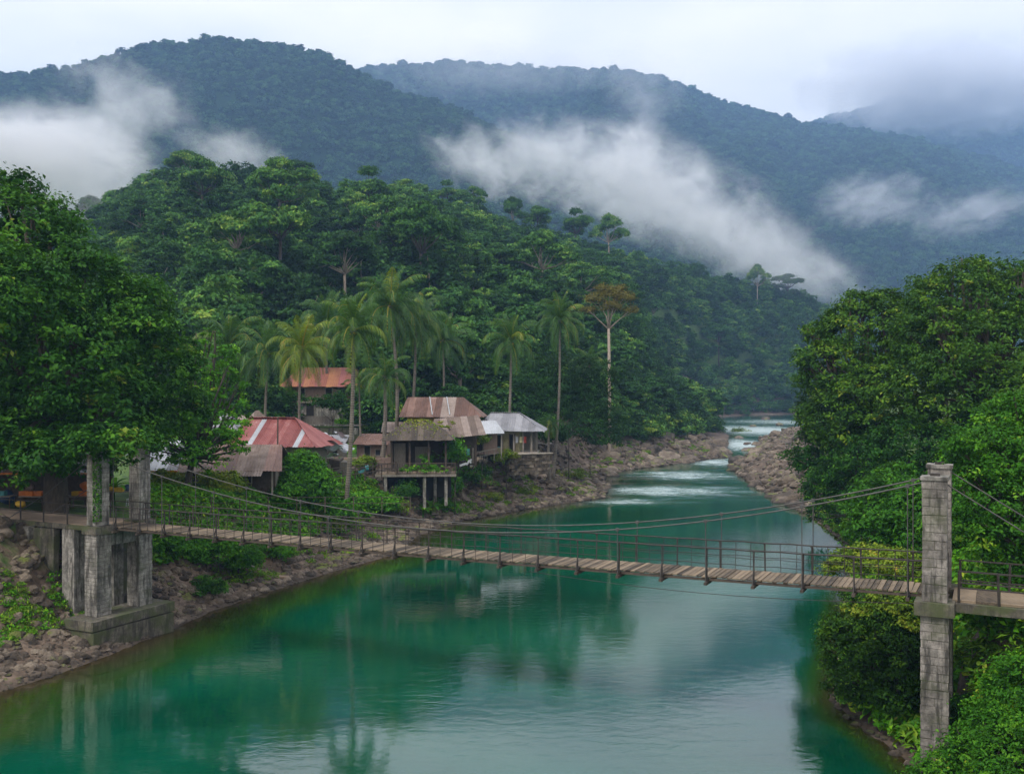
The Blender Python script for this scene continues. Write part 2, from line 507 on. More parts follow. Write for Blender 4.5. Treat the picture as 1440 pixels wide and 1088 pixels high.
def dist_poly(X, Y, P):
    d = np.full(X.shape, 1e9)
    for (x0, y0), (x1, y1) in zip(P[:-1], P[1:]):
        dx, dy = x1 - x0, y1 - y0
        t = np.clip(((X - x0) * dx + (Y - y0) * dy) / (dx * dx + dy * dy), 0, 1)
        d = np.minimum(d, np.hypot(X - x0 - t * dx, Y - y0 - t * dy))
    return d

def inside(X, Y):
    P = np.vstack([LP, RP[::-1]])
    c = np.zeros(X.shape, bool)
    n = len(P)
    for i in range(n):
        x0, y0 = P[i]; x1, y1 = P[(i + 1) % n]
        cond = ((y0 > Y) != (y1 > Y))
        with np.errstate(divide='ignore', invalid='ignore'):
            xi = (x1 - x0) * (Y - y0) / (y1 - y0 + 1e-12) + x0
        c ^= cond & (X < xi)
    return c

# hill A: base distance, ridge distance, height of the ridge ground, by direction
HA_x = [-900, -300, 0, 110, 170, 230, 290, 420, 470, 570, 640, 720, 850, 960, 1060, 1130, 1175, 1230, 1350, 1800]
HA_y = [420, 415, 385, 362, 332, 294, 290, 300, 322, 314, 326, 356, 384, 402, 424, 436, 470, 540, 600, 600]
HA_r = [330, 330, 330, 330, 310, 290, 290, 290, 300, 320, 340, 370, 405, 520, 590, 610, 630, 640, 660, 660]
HA_bx = [-900, 0, 300, 400, 700, 775, 860, 905, 940, 985, 1050, 1120, 1250, 1800]
HA_b = [118, 112, 112, 128, 126, 130, 178, 225, 320, 425, 470, 490, 500, 520]

def side_info(X, Y):
    X = np.asarray(X, float); Y = np.asarray(Y, float)
    dl = dist_poly(X, Y, LP); dr = dist_poly(X, Y, RP)
    ins = inside(X, Y)
    return dl, dr, ins

def height(X, Y, info=None, detail=True):
    X = np.asarray(X, float); Y = np.asarray(Y, float)
    dl, dr, ins = info if info else side_info(X, Y)
    d = np.minimum(dl, dr)
    left = dl < dr
    # left bank
    W = np.interp(Y, [30, 60, 78, 92, 115, 150, 200, 400], [9, 9, 10, 11, 16, 16, 18, 20])
    top = np.interp(Y, [30, 62, 80, 95, 115, 140, 200, 400], [6.0, 5.7, 5.2, 5.2, 5.8, 5.0, 4.5, 5])
    t = d / W
    hl = top * (0.16 * np.clip(t / 0.32, 0, 1) + 0.84 * S((t - 0.22) / 0.78)) + np.clip(d - W, 0, 60) * 0.03
    # right bank
    Wr = np.interp(Y, [20, 45, 60, 100, 200], [7, 8, 10, 14, 12])
    tr_ = np.interp(Y, [20, 34, 60, 100, 150, 250], [6.0, 6.1, 6.5, 5, 3, 2.5])
    hr = tr_ * S(d / Wr) + np.clip(d - Wr, 0, 80) * np.interp(Y, [30, 60, 120, 300], [0.12, 0.30, 0.35, 0.4])
    rk = np.interp(Y, [95, 120, 230, 300], [0, 1, 1, 0])
    shelf = 2.3 * S(d / 6) + np.clip(d - 9, 0, 80) * 0.4
    hr = hr * (1 - rk) + shelf * rk
    h = np.where(left, hl, hr)
    a = X / np.maximum(Y, 1) * F + 720
    yr = np.interp(a, HA_x, HA_r); zr = CAMZ - (np.interp(a, HA_x, HA_y) - 544) / F * yr
    yb = np.interp(a, HA_bx, HA_b)
    u = (Y - yb) / (yr - yb)
    hill = np.where(Y < yr, np.clip(u, 0, 1) ** 0.92, 1 - S((Y - yr) / 260))
    bumpy = 1 + 0.16 * (fbm(X / 45, Y / 45, 3, 4) - 0.5) * np.sin(np.pi * np.clip(u, 0, 1))
    hill = (zr - 6) * hill * bumpy * S(d / np.interp(Y, [150, 260], [14, 34]))
    hill = np.where(left | (Y > 440), hill, 0)
    h = h + np.maximum(hill, 0)
    if detail:
        rough = np.clip(d / 4, 0, 1)
        h = h + rough * ((fbm(X / 3.2, Y / 3.2, 9, 4) - 0.5) * 2.0 * np.clip(1.6 - np.abs(t - 0.5) * 1.6, 0.12, 1) + (fbm(X / 0.9, Y / 0.9, 21, 3) - 0.5) * 0.35)
    bed = -np.clip(0.16 * d, 0, 3.5) - 0.03 + 0.12 * (fbm(X / 1.5, Y / 1.5, 31, 3) - 0.5)
    h = np.where(ins, np.minimum(bed, -0.04), np.maximum(h, 0.02 + 0.05 * d.clip(0, 3)))
    return h

# flattened places: under the houses, on the lawn, at the bridge ends
PADS = [(-17.5, 68.5, 9.0, 4.6, 5.3), (-22.5, 84, 6.0, 4.0, 5.2), (-8.6, 98, 4.0, 3, 5.0), (-8, 110, 5, 4, 6.0), (0, 111, 5.5, 3.5, 5.9),
        (-26.5, 128, 8, 4, 8.8), (-33, 62, 10, 6.5, 5.95), (19.5, 31.5, 2.5, 3, 5.6), (-8.0, 94.2, 3.2, 2.0, 3.9)]
def ground(X, Y, info=None):
    X = np.asarray(X, float); Y = np.asarray(Y, float)
    info = info if info else side_info(X, Y)
    h = height(X, Y, info)
    d_all = np.where(info[2], 0, np.minimum(info[0], info[1]))
    for cx, cy_, rx, ry, z in PADS:
        q = np.maximum(np.abs(X - cx) / rx, np.abs(Y - cy_) / ry)
        w = (1 - S((q - 1) / 0.5)) * (1.0 if cx > 5 else (S((d_all - 2.5) / 3.5) if z < 4 else S((d_all - 5.0) / 5.0)))
        h = h * (1 - w) + z * w
    # excavated mouth under the right approach
    return h

def gz(x, y):
    return float(ground(np.array([x]), np.array([y]))[0])

def hit(x, y, Y0=30.0, Y1=420.0):
    """where the line of sight at this place of the photograph meets the ground"""
    Yv = np.concatenate([np.arange(Y0, 140, 0.4), np.arange(140, Y1, 1.0)])
    Xv = (x - 720) / F * Yv
    Zv = CAMZ - (y - 544) / F * Yv
    g = ground(Xv, Yv)
    k = np.nonzero(g >= Zv)[0]
    k = k[0] if len(k) else len(Yv) - 1
    return float(Xv[k]), float(Yv[k]), float(g[k])

def axis(parts):
    out = []
    for a, b, st in parts:
        n = max(1, int(round((b - a) / st)))
        out += list(np.linspace(a, b, n, endpoint=False))
    out.append(parts[-1][1])
    return np.array(out)

gx = axis([(-900, -300, 30), (-300, -120, 8), (-120, -45, 2.5), (-45, 40, 0.5), (40, 90, 1.2), (90, 200, 4), (200, 900, 25)])
gy = axis([(-30, 24, 3), (24, 92, 0.5), (92, 175, 0.9), (175, 320, 2.2), (320, 560, 4), (560, 1000, 20)])
GX, GY = np.meshgrid(gx, gy)
jx = (h2(np.arange(GX.size).reshape(GX.shape), GX * 0 + 1, 5) - 0.5) * 0.12
info0 = side_info(GX + jx, GY)
GZ = ground(GX + jx, GY, info0)
d0 = np.minimum(info0[0], info0[1]); left0 = info0[0] < info0[1]
nx_, ny_ = len(gx), len(gy)
ii = np.arange(nx_ * ny_).reshape(ny_, nx_)
quads = np.stack([ii[:-1, :-1], ii[:-1, 1:], ii[1:, 1:], ii[1:, :-1]], -1).reshape(-1, 4)
Wg = np.interp(GY, [30, 60, 78, 92, 115, 150, 200, 400], [5.5, 5.5, 7, 11, 15, 14, 16, 18])
green = np.where(left0, S((d0 - Wg + 2) / 3.5), S((d0 - np.interp(GY, [30, 60, 95, 110, 250], [2, 3, 5, 10, 10])) / 3))
aZ = GX / np.maximum(GY, 1) * F + 720
green = green * np.where(left0 & (aZ < 140) & (GY < 56), 0.45, 1)
wet = np.where(info0[2], 0.9, 1 - S((d0 - 0.2) / 0.9))
tm = np_mesh("terrain", np.stack([GX + jx, GY, GZ], -1).reshape(-1, 3), quads, M['terrain'],
             {"green": green, "wet": wet}, smooth=False)
tag(link("terrain", tm), "river valley floor with muddy rocky banks and green hillside", kind="structure")

# ---------------------------------------------------------------- the river
def water_mat():
    m, nt, b = newmat("river_water")
    a1 = nt.nodes.new("ShaderNodeAttribute"); a1.attribute_name = "deep"
    a2 = nt.nodes.new("ShaderNodeAttribute"); a2.attribute_name = "foam"
    v = coords(nt, "World")
    n0 = noise(nt, coords(nt, "World", (0.05, 0.09, 1)), 1.0, 4, 0.55, 0.5)
    deepc = ramp(nt, n0, [(0.3, (0.0, 0.030, 0.016)), (0.55, (0.0003, 0.070, 0.037)), (0.75, (0.001, 0.10, 0.060))])
    ns = noise(nt, v, 0.5, 5, 0.6, 0.5)
    df = math_(nt, 'ADD', a1.outputs["Fac"], math_(nt, 'MULTIPLY', math_(nt, 'SUBTRACT', ns, 0.5), 0.35), True)
    sh = ramp(nt, df, [(0.0, (0.045, 0.032, 0.012)), (0.18, (0.03, 0.038, 0.009)), (0.45, (0.016, 0.056, 0.008)), (0.85, (0.0, 0.060, 0.026))])
    m2 = ramp(nt, df, [(0.55, (0, 0, 0)), (1.0, (1, 1, 1))])
    c = mixc(nt, m2, sh, deepc)
    # white water: long thin streaks across the current
    fv = coords(nt, "World", (0.10, 0.42, 1))
    f1 = noise(nt, fv, 1.6, 8, 0.68, 1.6)
    f2 = noise(nt, coords(nt, "World", (0.5, 1.6, 1)), 1.7, 5, 0.7, 0.8)
    fz = math_(nt, 'ADD', math_(nt, 'MULTIPLY', f1, 0.6), math_(nt, 'MULTIPLY', f2, 0.4))
    fz = math_(nt, 'ADD', fz, math_(nt, 'MULTIPLY', math_(nt, 'SUBTRACT', a2.outputs["Fac"], 1.0), 0.42))
    ff = ramp(nt, fz, [(0.33, (0, 0, 0)), (0.60, (0.95, 0.95, 0.95))])
    c = mixc(nt, math_(nt, 'MULTIPLY', a2.outputs["Fac"], 0.6, True), c, (0.05, 0.17, 0.15))
    c = mixc(nt, ff, c, (0.50, 0.60, 0.60))
    nt.links.new(c, b.inputs["Base Color"])
    rr = math_(nt, 'ADD', 0.045, math_(nt, 'MULTIPLY', ff, 0.5))
    nt.links.new(rr, b.inputs["Roughness"])
    b.inputs["IOR"].default_value = 1.62
    b.inputs["Specular IOR Level"].default_value = 0.95
    w1 = noise(nt, coords(nt, "World", (0.9, 1.7, 1)), 1.1, 5, 0.55, 0.7)
    w2 = noise(nt, coords(nt, "World", (0.5, 0.8, 1)), 6.0, 3, 0.5, 0.3)
    calm = noise(nt, coords(nt, "World", (0.05, 0.08, 1)), 1.0, 3, 0.5)
    calm = ramp(nt, calm, [(0.38, (0.25, 0.25, 0.25)), (0.62, (1, 1, 1))])
    hh = math_(nt, 'ADD', math_(nt, 'MULTIPLY', w1, 1.0), math_(nt, 'MULTIPLY', w2, 0.22))
    hh = math_(nt, 'MULTIPLY', hh, math_(nt, 'ADD', calm, math_(nt, 'MULTIPLY', a2.outputs["Fac"], 4.0)))
    bump(nt, b, hh, 0.28, 0.035)
    # shallow water lets the bed show
    tr = nt.nodes.new("ShaderNodeBsdfTransparent"); tr.inputs["Color"].default_value = (0.75, 0.72, 0.5, 1)
    mx = nt.nodes.new("ShaderNodeMixShader")
    al = ramp(nt, a1.outputs["Fac"], [(0.0, (0.45, 0.45, 0.45)), (0.16, (0.9, 0.9, 0.9)), (0.3, (1, 1, 1))])
    nt.links.new(al, mx.inputs[0]); nt.links.new(tr.outputs[0], mx.inputs[1]); nt.links.new(b.outputs[0], mx.inputs[2])
    nt.links.new(mx.outputs[0], nt.nodes["Material Output"].inputs["Surface"])
    return m
M['water'] = water_mat()
wx = axis([(-70, -40, 2), (-40, 70, 0.8), (70, 330, 4)])
wy = axis([(-25, 28, 4), (28, 260, 0.8), (260, 620, 4)])
WX, WY = np.meshgrid(wx, wy)
dl, dr, ins = side_info(WX, WY)
dw = np.minimum(dl, dr)
deep = np.where(ins, np.clip(np.where(dl < dr, dl / 7.0, dr / 1.8), 0, 1), 0)
wa = WX / np.maximum(WY, 1) * F + 720
def gauss(cx, cy_, rx, ry, th=0.0):
    X0, Y0 = WX - cx, WY - cy_
    return np.exp(-((X0 / rx) ** 2 + (Y0 / ry) ** 2))
foam = np.zeros_like(WX)
for X_, Y_, rx, ry, k in ((wpt(925, 690)[0], 125, 13, 9, 1.0), (wpt(960, 668)[0], 147, 13, 11, 0.95), (wpt(880, 706)[0], 113, 7, 4, 1.0),
                          (40, 172, 16, 13, 1.0), (54, 225, 16, 40, 1.12), (78, 300, 30, 55, 1.15), (105, 370, 40, 50, 0.95)):
    foam = np.maximum(foam, k * gauss(X_, Y_, rx, ry))
foam = np.clip(foam, 0, 1.15)
wz = foam * (fbm(WX / 3.0, WY / 1.4, 77, 3) - 0.5) * 0.55 + 0.0
WZ = np.where(ins & (dw > 0.7), wz, 0.0)
keep = ins | (dw < 6)
wi = np.arange(WX.size).reshape(WX.shape)
wq = np.stack([wi[:-1, :-1], wi[:-1, 1:], wi[1:, 1:], wi[1:, :-1]], -1).reshape(-1, 4)
kq = keep.ravel()[wq].any(1)
wm = np_mesh("river", np.stack([WX, WY, WZ], -1).reshape(-1, 3), wq[kq], M['water'], {"deep": deep, "foam": foam}, smooth=True)
tag(link("river", wm), "emerald green river with white rapids upstream", kind="structure")

# ---------------------------------------------------------------- leaves and crowns
def leaf_cloud(P, N, L, W, rng, fold=0.18):
    n = len(P)
    N = N / np.maximum(np.linalg.norm(N, axis=1, keepdims=True), 1e-6)
    T = rng.normal(size=(n, 3))
    T[:, 2] -= 0.25
    T -= (T * N).sum(1, keepdims=True) * N
    T /= np.maximum(np.linalg.norm(T, axis=1, keepdims=True), 1e-6)
    B = np.cross(N, T)
    L = (L * rng.uniform(0.6, 1.35, size=n))[:, None]
    w = L * W
    base = P - T * L * 0.5
    tip = P + T * L * 0.5 - N * L * 0.12
    lft = P + B * w * 0.5 + N * L * fold * 0.6
    rgt = P - B * w * 0.5 + N * L * fold * 0.6
    V = np.stack([base, rgt, tip, lft], 1).reshape(-1, 3)
    i = np.arange(n)[:, None] * 4
    Fc = np.concatenate([i + np.array([[0, 1, 2]]), i + np.array([[0, 2, 3]])], 1).reshape(-1, 3)
    return V, Fc

def crown(name, lobes, n_leaf, leaf, clump_r, seed, mat, per=36, W=0.5, inner=0.15, low=-0.5, flat=0.55, uptilt=0.7):
    rng = np.random.default_rng(seed)
    lob = np.array(lobes, float)
    nc = max(4, n_leaf // per)
    area = (lob[:, 3] * lob[:, 4] + lob[:, 3] * lob[:, 5]) 
    k = rng.choice(len(lob), size=nc * 3, p=area / area.sum())
    D = rng.normal(size=(nc * 3, 3))
    D /= np.linalg.norm(D, axis=1, keepdims=True)
    rr = rng.uniform(0.82, 1.08, size=nc * 3)
    ins_ = rng.uniform(size=nc * 3) < inner
    rr = np.where(ins_, rng.uniform(0.35, 0.8, size=nc * 3), rr)
    C = lob[k, :3] + D * lob[k, 3:6] * rr[:, None]
    ok = D[:, 2] > low
    for j in range(len(lob)):
        q = (((C - lob[j, :3]) / lob[j, 3:6]) ** 2).sum(1)
        ok &= (q > 0.62) | (k == j) | ins_
    idx = np.nonzero(ok)[0][:nc]
    C = C[idx]; D = D[idx]
    nc = len(C)
    n = nc * per
    ci = np.repeat(np.arange(nc), per)
    csz = rng.uniform(0.4, 1.5, size=nc)
    off = rng.normal(size=(n, 3)) * 0.55
    off[:, 2] *= flat
    P = C[ci] + off * clump_r * csz[ci][:, None]
    N = D[ci] * 0.6 + rng.normal(size=(n, 3)) * 0.45 + off * 0.25
    N[:, 2] += uptilt
    V, Fc = leaf_cloud(P, N, leaf, W, rng)
    rad_ = float(lob[:, 3].mean())
    nn_ = fbm((C[:, 0] + C[:, 2] * .6) / rad_ * 1.2 + seed, (C[:, 1] - C[:, 2]) / rad_ * 1.2, seed, 3)
    ct = 0.44 + (nn_ - 0.5) * 0.9 + rng.normal(0, 0.13, size=nc)
    tint = np.clip(ct[ci] + rng.normal(0, 0.08, size=n), 0, 1)
    return np_mesh(name, V, Fc, mat, {"tint": np.repeat(tint, 4)})

def limb_mesh(name, base, lobes, r0, mat, seed=0, trunk_top=None, sub=2):
    rnd = random.Random(seed)
    mb = MB()
    base = Vector(base)
    tt = Vector(trunk_top) if trunk_top else Vector((base.x, base.y, base.z + (min(l[2] for l in lobes) - base.z) * 0.6))
    mid = (base + tt) / 2 + Vector((rnd.uniform(-.2, .2) * r0 * 2, rnd.uniform(-.2, .2) * r0 * 2, 0))
    mb.tube([base - Vector((0, 0, 0.6)), base + Vector((0, 0, 0.1)), mid, tt], [r0 * 1.5, r0 * 1.2, r0, r0 * 0.85], 9)
    for l in lobes:
        e = Vector(l[:3])
        m1 = tt.lerp(e, 0.45) + Vector((rnd.uniform(-.12, .12), rnd.uniform(-.12, .12), -0.05)) * (e - tt).length
        mb.tube([tt - Vector((0, 0, r0 * .5)), m1, e], [r0 * 0.6, r0 * 0.38, r0 * 0.12], 6)
        for _ in range(sub):
            d = Vector((rnd.gauss(0, 1), rnd.gauss(0, 1), rnd.gauss(0.2, .7))).normalized()
            e2 = e + Vector((d.x * l[3], d.y * l[4], d.z * l[5])) * 0.85
            s0 = m1.lerp(e, rnd.uniform(.2, .9))
            mb.tube([s0, s0.lerp(e2, .5) + Vector((0, 0, -.03)) * (e2 - s0).length, e2], [r0 * 0.22, r0 * 0.13, r0 * 0.04], 5)
    return mb.mesh(name, mat, True)

# forest tree variants (crown radius about 4.5, height about 12), shared by all copies
HILL = []
rv = random.Random(4)
for k in range(7):
    lobes = []
    nl = rv.randint(5, 8)
    for j in range(nl):
        t = 2 * math.pi * j / nl + rv.uniform(-.4, .4)
        r = rv.uniform(1.6, 3.0)
        lobes.append((math.cos(t) * r, math.sin(t) * r, rv.uniform(5.0, 9.5), rv.uniform(1.5, 2.4), rv.uniform(1.5, 2.4), rv.uniform(1.1, 1.9)))
    lobes.append((0, 0, rv.uniform(9.5, 11), 1.9, 1.9, 1.6))
    lobes.append((0, 0, 5.5, 3.2, 3.2, 3.4))
    cm = crown("crown", lobes, 3800, 0.60, 0.60, 100 + k, M['leaf_hill'], per=22, W=0.6, inner=0.03, low=-0.3, flat=0.45)
    tmh = limb_mesh("trunk", (0, 0, 0), lobes[:4], 0.28, M['bark_pale'], k, (0, 0, 5.0), 0)
    HILL.append((cm, tmh))
# emergent trees: bare pale trunk, flat open crown
EMERG = []
for k in range(4):
    lobes = []
    for j in range(9):
        t = 2 * math.pi * j / 9 + rv.uniform(-.3, .3)
        r = rv.uniform(1.5, 5.0)
        lobes.append((math.cos(t) * r, math.sin(t) * r, 13.5 - r * 0.35 + rv.uniform(-1.6, 1.2), rv.uniform(1.5, 2.3), rv.uniform(1.5, 2.3), rv.uniform(0.8, 1.3)))
    lobes.append((0.2, 0, 14.6, 1.8, 1.8, 0.9))
    cm = crown("crown", lobes, 9500, 0.46, 0.62, 140 + k, M['leaf_hill'], per=24, W=0.55, inner=0.1, low=-0.3, flat=0.4)
    tme = limb_mesh("trunk", (0, 0, 0), lobes, 0.24, M['bark'] if k % 2 else M['bark_pale'], 30 + k, (0.3, 0, 9.5), 1)
    EMERG.append((cm, tme))

# ---------------------------------------------------------------- instancing of the far forest (uncountable)
def scatter(name, P, sc, rz, vi, meshes, label, seed_scale=None):
    col = bpy.data.collections.new(name + "_sources")
    for i, me in enumerate(meshes):
        o = bpy.data.objects.new("%s_source_%02d" % (name, i), me)
        col.objects.link(o)
    me = bpy.data.meshes.new(name)
    me.vertices.add(len(P))
    me.vertices.foreach_set("co", np.asarray(P, np.float32).ravel())
    for an, ty, av in (("sc", 'FLOAT', sc), ("rz", 'FLOAT', rz), ("vi", 'INT', vi)):
        a = me.attributes.new(an, ty, 'POINT')
        a.data.foreach_set("value", np.asarray(av, np.float32 if ty == 'FLOAT' else np.int32))
    o = link(name, me)
    g = bpy.data.node_groups.new(name + "_nodes", 'GeometryNodeTree')
    g.interface.new_socket("Geometry", in_out='INPUT', socket_type='NodeSocketGeometry')
    g.interface.new_socket("Geometry", in_out='OUTPUT', socket_type='NodeSocketGeometry')
    gi = g.nodes.new("NodeGroupInput"); go = g.nodes.new("NodeGroupOutput")
    ci = g.nodes.new("GeometryNodeCollectionInfo")
    ci.inputs["Collection"].default_value = col
    ci.inputs["Separate Children"].default_value = True
    ci.inputs["Reset Children"].default_value = True
    ip = g.nodes.new("GeometryNodeInstanceOnPoints")
    ip.inputs["Pick Instance"].default_value = True
    def na(n, t):
        a = g.nodes.new("GeometryNodeInputNamedAttribute"); a.data_type = t
        a.inputs["Name"].default_value = n
        return a.outputs["Attribute"]
    cx = g.nodes.new("ShaderNodeCombineXYZ")
    L = g.links.new
    L(na("rz", 'FLOAT'), cx.inputs["Z"])
    L(gi.outputs[0], ip.inputs["Points"])
    L(ci.outputs[0], ip.inputs["Instance"])
    L(na("vi", 'INT'), ip.inputs["Instance Index"])
    L(cx.outputs[0], ip.inputs["Rotation"])
    L(na("sc", 'FLOAT'), ip.inputs["Scale"])
    L(ip.outputs[0], go.inputs[0])
    md = o.modifiers.new("instances", 'NODES'); md.node_group = g
    tag(o, label, kind="stuff")
    return o

# ---------------------------------------------------------------- the forest on hill A
rng = np.random.default_rng(11)
cand = []
Yc = 118.0
while Yc < 680:
    st = 5.4 + Yc * 0.004
    xs = np.arange(-0.62 * Yc, 0.46 * Yc, st)
    xs = xs + rng.uniform(-st * .45, st * .45, size=len(xs))
    ys = Yc + rng.uniform(-st * .45, st * .45, size=len(xs))
    cand.append(np.stack([xs, ys], 1))
    Yc += st
cand = np.vstack(cand)
cx_, cy2 = cand[:, 0], cand[:, 1]
inf = side_info(cx_, cy2)
dd = np.minimum(inf[0], inf[1]); lf = inf[0] < inf[1]
ax_ = cx_ / cy2 * F + 720
ybb = np.interp(ax_, [-900, 0, 300, 400, 700, 775, 850, 905, 960, 1010, 1050, 1120, 1800], [118, 112, 112, 128, 126, 130, 165, 190, 215, 300, 470, 490, 520]); yrr = np.interp(ax_, HA_x, HA_r)
okk = (~inf[2]) & (lf | (cy2 > 440)) & (cy2 > ybb + 2) & (cy2 < yrr + 40)
okk &= (dd > np.where(cy2 > 235, 3.5, np.interp(ax_, [700, 800, 900, 1000, 1060, 1120], [14, 13, 14, 12, 7, 6])))
# clearings for the houses on the slope
okk &= ~((ax_ > 375) & (ax_ < 520) & (cy2 < 140))
okk &= ~((ax_ > 675) & (ax_ < 735) & (cy2 < 136))
hx, hy = cx_[okk], cy2[okk]
hz = ground(hx, hy)
order = np.argsort(hy)
hx, hy, hz = hx[order], hy[order], hz[order]
sc_h = rng.uniform(0.72, 1.25, size=len(hx)) * np.interp(hy, [120, 200, 500], [0.9, 1.0, 1.05])
rz_h = rng.uniform(0, 6.28, size=len(hx))
vi_h = rng.integers(0, 7, size=len(hx))
NIND = 300
ZX = [(120, "left of the cloud bank edge"), (220, "behind the upper edge of the huge dark tree"), (300, "above the leftmost village palm"), (370, "above the drooping palm left of the upper house"), (440, "right behind the upper house"),
      (520, "behind the bridge palm crown"), (600, "behind the two shaggy tall palms"), (660, "above the rust brown roof"), (720, "above the grey roofed house"), (790, "behind the palm with bowed trunk"), (850, "around the orange leaved tree"),
      (910, "right of the orange leaved tree"), (970, "above the boulders of the rocky point"), (1040, "above the upstream rapids"), (1110, "over the dark far river bend"), (9999, "at the far end of the hill")]
def zone_label(x, y, X, Y):
    row = "forest tree at the hill foot" if Y < 150 else ("forest tree on the lower slope" if Y < 185 else ("forest tree halfway up" if Y < 225 else "hazy forest tree high up"))
    return row + " " + [n for q, n in ZX if x < q][0]
for i in range(min(NIND, len(hx))):
    X, Y, Z = float(hx[i]), float(hy[i]), float(hz[i])
    xx = X / Y * F + 720
    t = empty("forest_tree", (X, Y, Z - 0.5), float(rz_h[i]), zone_label(xx, 0, X, Y), "tree", "broadleaf trees of the hillside forest")
    s = float(sc_h[i])
    t.scale = (s, s, s * (0.85 + 0.3 * ((i * 37) % 10) / 10))
    cm, tmh = HILL[int(vi_h[i])]
    link("crown", cm, t); link("trunk", tmh, t)
P = np.stack([hx, hy, hz - 0.5], 1)[NIND:]
scatter("far_forest", P, sc_h[NIND:], rz_h[NIND:], vi_h[NIND:], [c for c, _ in HILL], "unbroken forest canopy covering the upper part of the near hill")
# low jungle filling the gaps below the trees
UND = []
for k in range(4):
    lobes = [(rv.uniform(-1.2, 1.2), rv.uniform(-1.2, 1.2), rv.uniform(.4, 1.4), rv.uniform(.9, 1.5), rv.uniform(.9, 1.5), rv.uniform(.7, 1.3)) for _ in range(4)]
    UND.append(crown("understorey_clump", lobes, 1100, 0.36, 0.5, 170 + k, M['leaf_hill'], per=20, W=0.5, inner=0.05, low=-0.1))
nU = 11000
ux = rng.uniform(-0.6, 0.42, size=nU); uy = 112 + (rng.uniform(0, 1, size=nU) ** 1.4) * 500
ux = ux * uy
iu = side_info(ux, uy); du = np.minimum(iu[0], iu[1]); au = ux / uy * F + 720
oku = (~iu[2]) & ((iu[0] < iu[1]) | (uy > 440)) & (uy > np.interp(au, [-900, 0, 300, 400, 700, 775, 850, 905, 960, 1010, 1050, 1120, 1800], [115, 109, 109, 125, 123, 127, 155, 180, 205, 290, 465, 485, 515])) & (du > np.where(uy > 235, 2.0, np.interp(au, [700, 800, 900, 1000, 1060], [12, 11, 12, 9, 4])))
oku &= ~((au > 385) & (au < 515) & (uy < 136) & (uy > 118)) & (uy < np.interp(au, HA_x, HA_r) + 5)
ux, uy = ux[oku], uy[oku]
scatter("forest_understorey", np.stack([ux, uy, ground(ux, uy) - 0.2], 1), rng.uniform(0.8, 2.3, size=len(ux)), rng.uniform(0, 6.28, size=len(ux)),
        rng.integers(0, 4, size=len(ux)), UND, "tangled green undergrowth between the trees of the hillside")

# single trees that stand out of the canopy
def emergent(xp, ytop, Yd, s, k, label, wide=1.0, mat=None):
    p = px(xp, ytop, Yd)
    g = gz(p.x, Yd) - 1.5
    Hh = 15.6
    s_z = (p.z - g) / Hh
    t = empty("emergent_tree", (p.x, Yd, g), xp * 0.37, label, "tree", "tall trees standing out of the hill forest")
    t.scale = (s * wide, s * wide, s_z)
    cm, te = EMERG[k % 4]
    link("crown", cm, t); link("trunk", te, t)
    return t
emergent(266, 213, 287, 1.35, 0, "tallest spreading tree on the crest at the left, pale sky mist behind its open crown", 1.0)
emergent(238, 240, 284, 1.0, 1, "lower leaning companion tree just left of the tallest crest tree")
emergent(300, 236, 285, 1.0, 2, "small round tree just right of the tallest crest tree")
emergent(418, 226, 283, 1.25, 3, "broad dense tree on the crest right of the saddle")
emergent(355, 236, 288, 1.0, 1, "round topped crest tree in the saddle between two tall ones")
emergent(455, 262, 288, 0.9, 0, "dull green crest tree sloping away at the right of the broad one")
emergent(572, 253, 312, 1.3, 2, "wide domed tree crowning the middle of the ridge")
emergent(525, 268, 308, 1.1, 3, "crest tree left of the wide domed ridge tree")
emergent(628, 254, 335, 1.0, 1, "hazy crest tree half lost in the white mist bank")
emergent(665, 262, 345, 1.0, 2, "pale crest tree standing right in the mist edge")
emergent(722, 277, 366, 0.85, 0, "thin tree on the ridge at the left of the trio of umbrella trees")
emergent(757, 290, 372, 1.2, 3, "dark umbrella shaped tree, left one of three on the ridge")
emergent(810, 293, 385, 1.25, 1, "umbrella shaped tree with forked bare trunk, middle one of three on the ridge")
emergent(857, 301, 395, 1.2, 2, "pale umbrella shaped tree, right one of three on the ridge")
emergent(1108, 385, 600, 1.9, 3, "large rounded tree at the low right end of the near ridge")
emergent(1065, 372, 565, 1.2, 0, "mid sized tree left of the large rounded tree at the ridge end")
emergent(130, 276, 318, 1.0, 0, "mist greyed tree at the left on the crest behind the white cloud")
emergent(175, 266, 312, 1.1, 3, "mist greyed tree beside the cloud, between the crest and the big dark tree")

re_ = random.Random(21)
for k in range(22):
    xp = re_.uniform(200, 1020); yp = re_.uniform(np.interp(xp, [200, 470, 850, 1020], [330, 350, 410, 440]), np.interp(xp, [200, 700, 1020], [470, 480, 520]))
    X, Y, Z = hit(xp, yp, 150, 560)
    if Y < 175: continue
    t = empty("emergent_tree", (X, Y, Z - 1), re_.uniform(0, 6), "tall pale trunked tree rising above the canopy of the wooded hillside", "tree", "pale trunked trees rising above the hillside canopy")
    s = re_.uniform(1.0, 1.45); t.scale = (s * .95, s * .95, s * re_.uniform(.9, 1.15))
    cm, te = EMERG[k % 4]
    link("crown", cm, t); link("trunk", te, t)

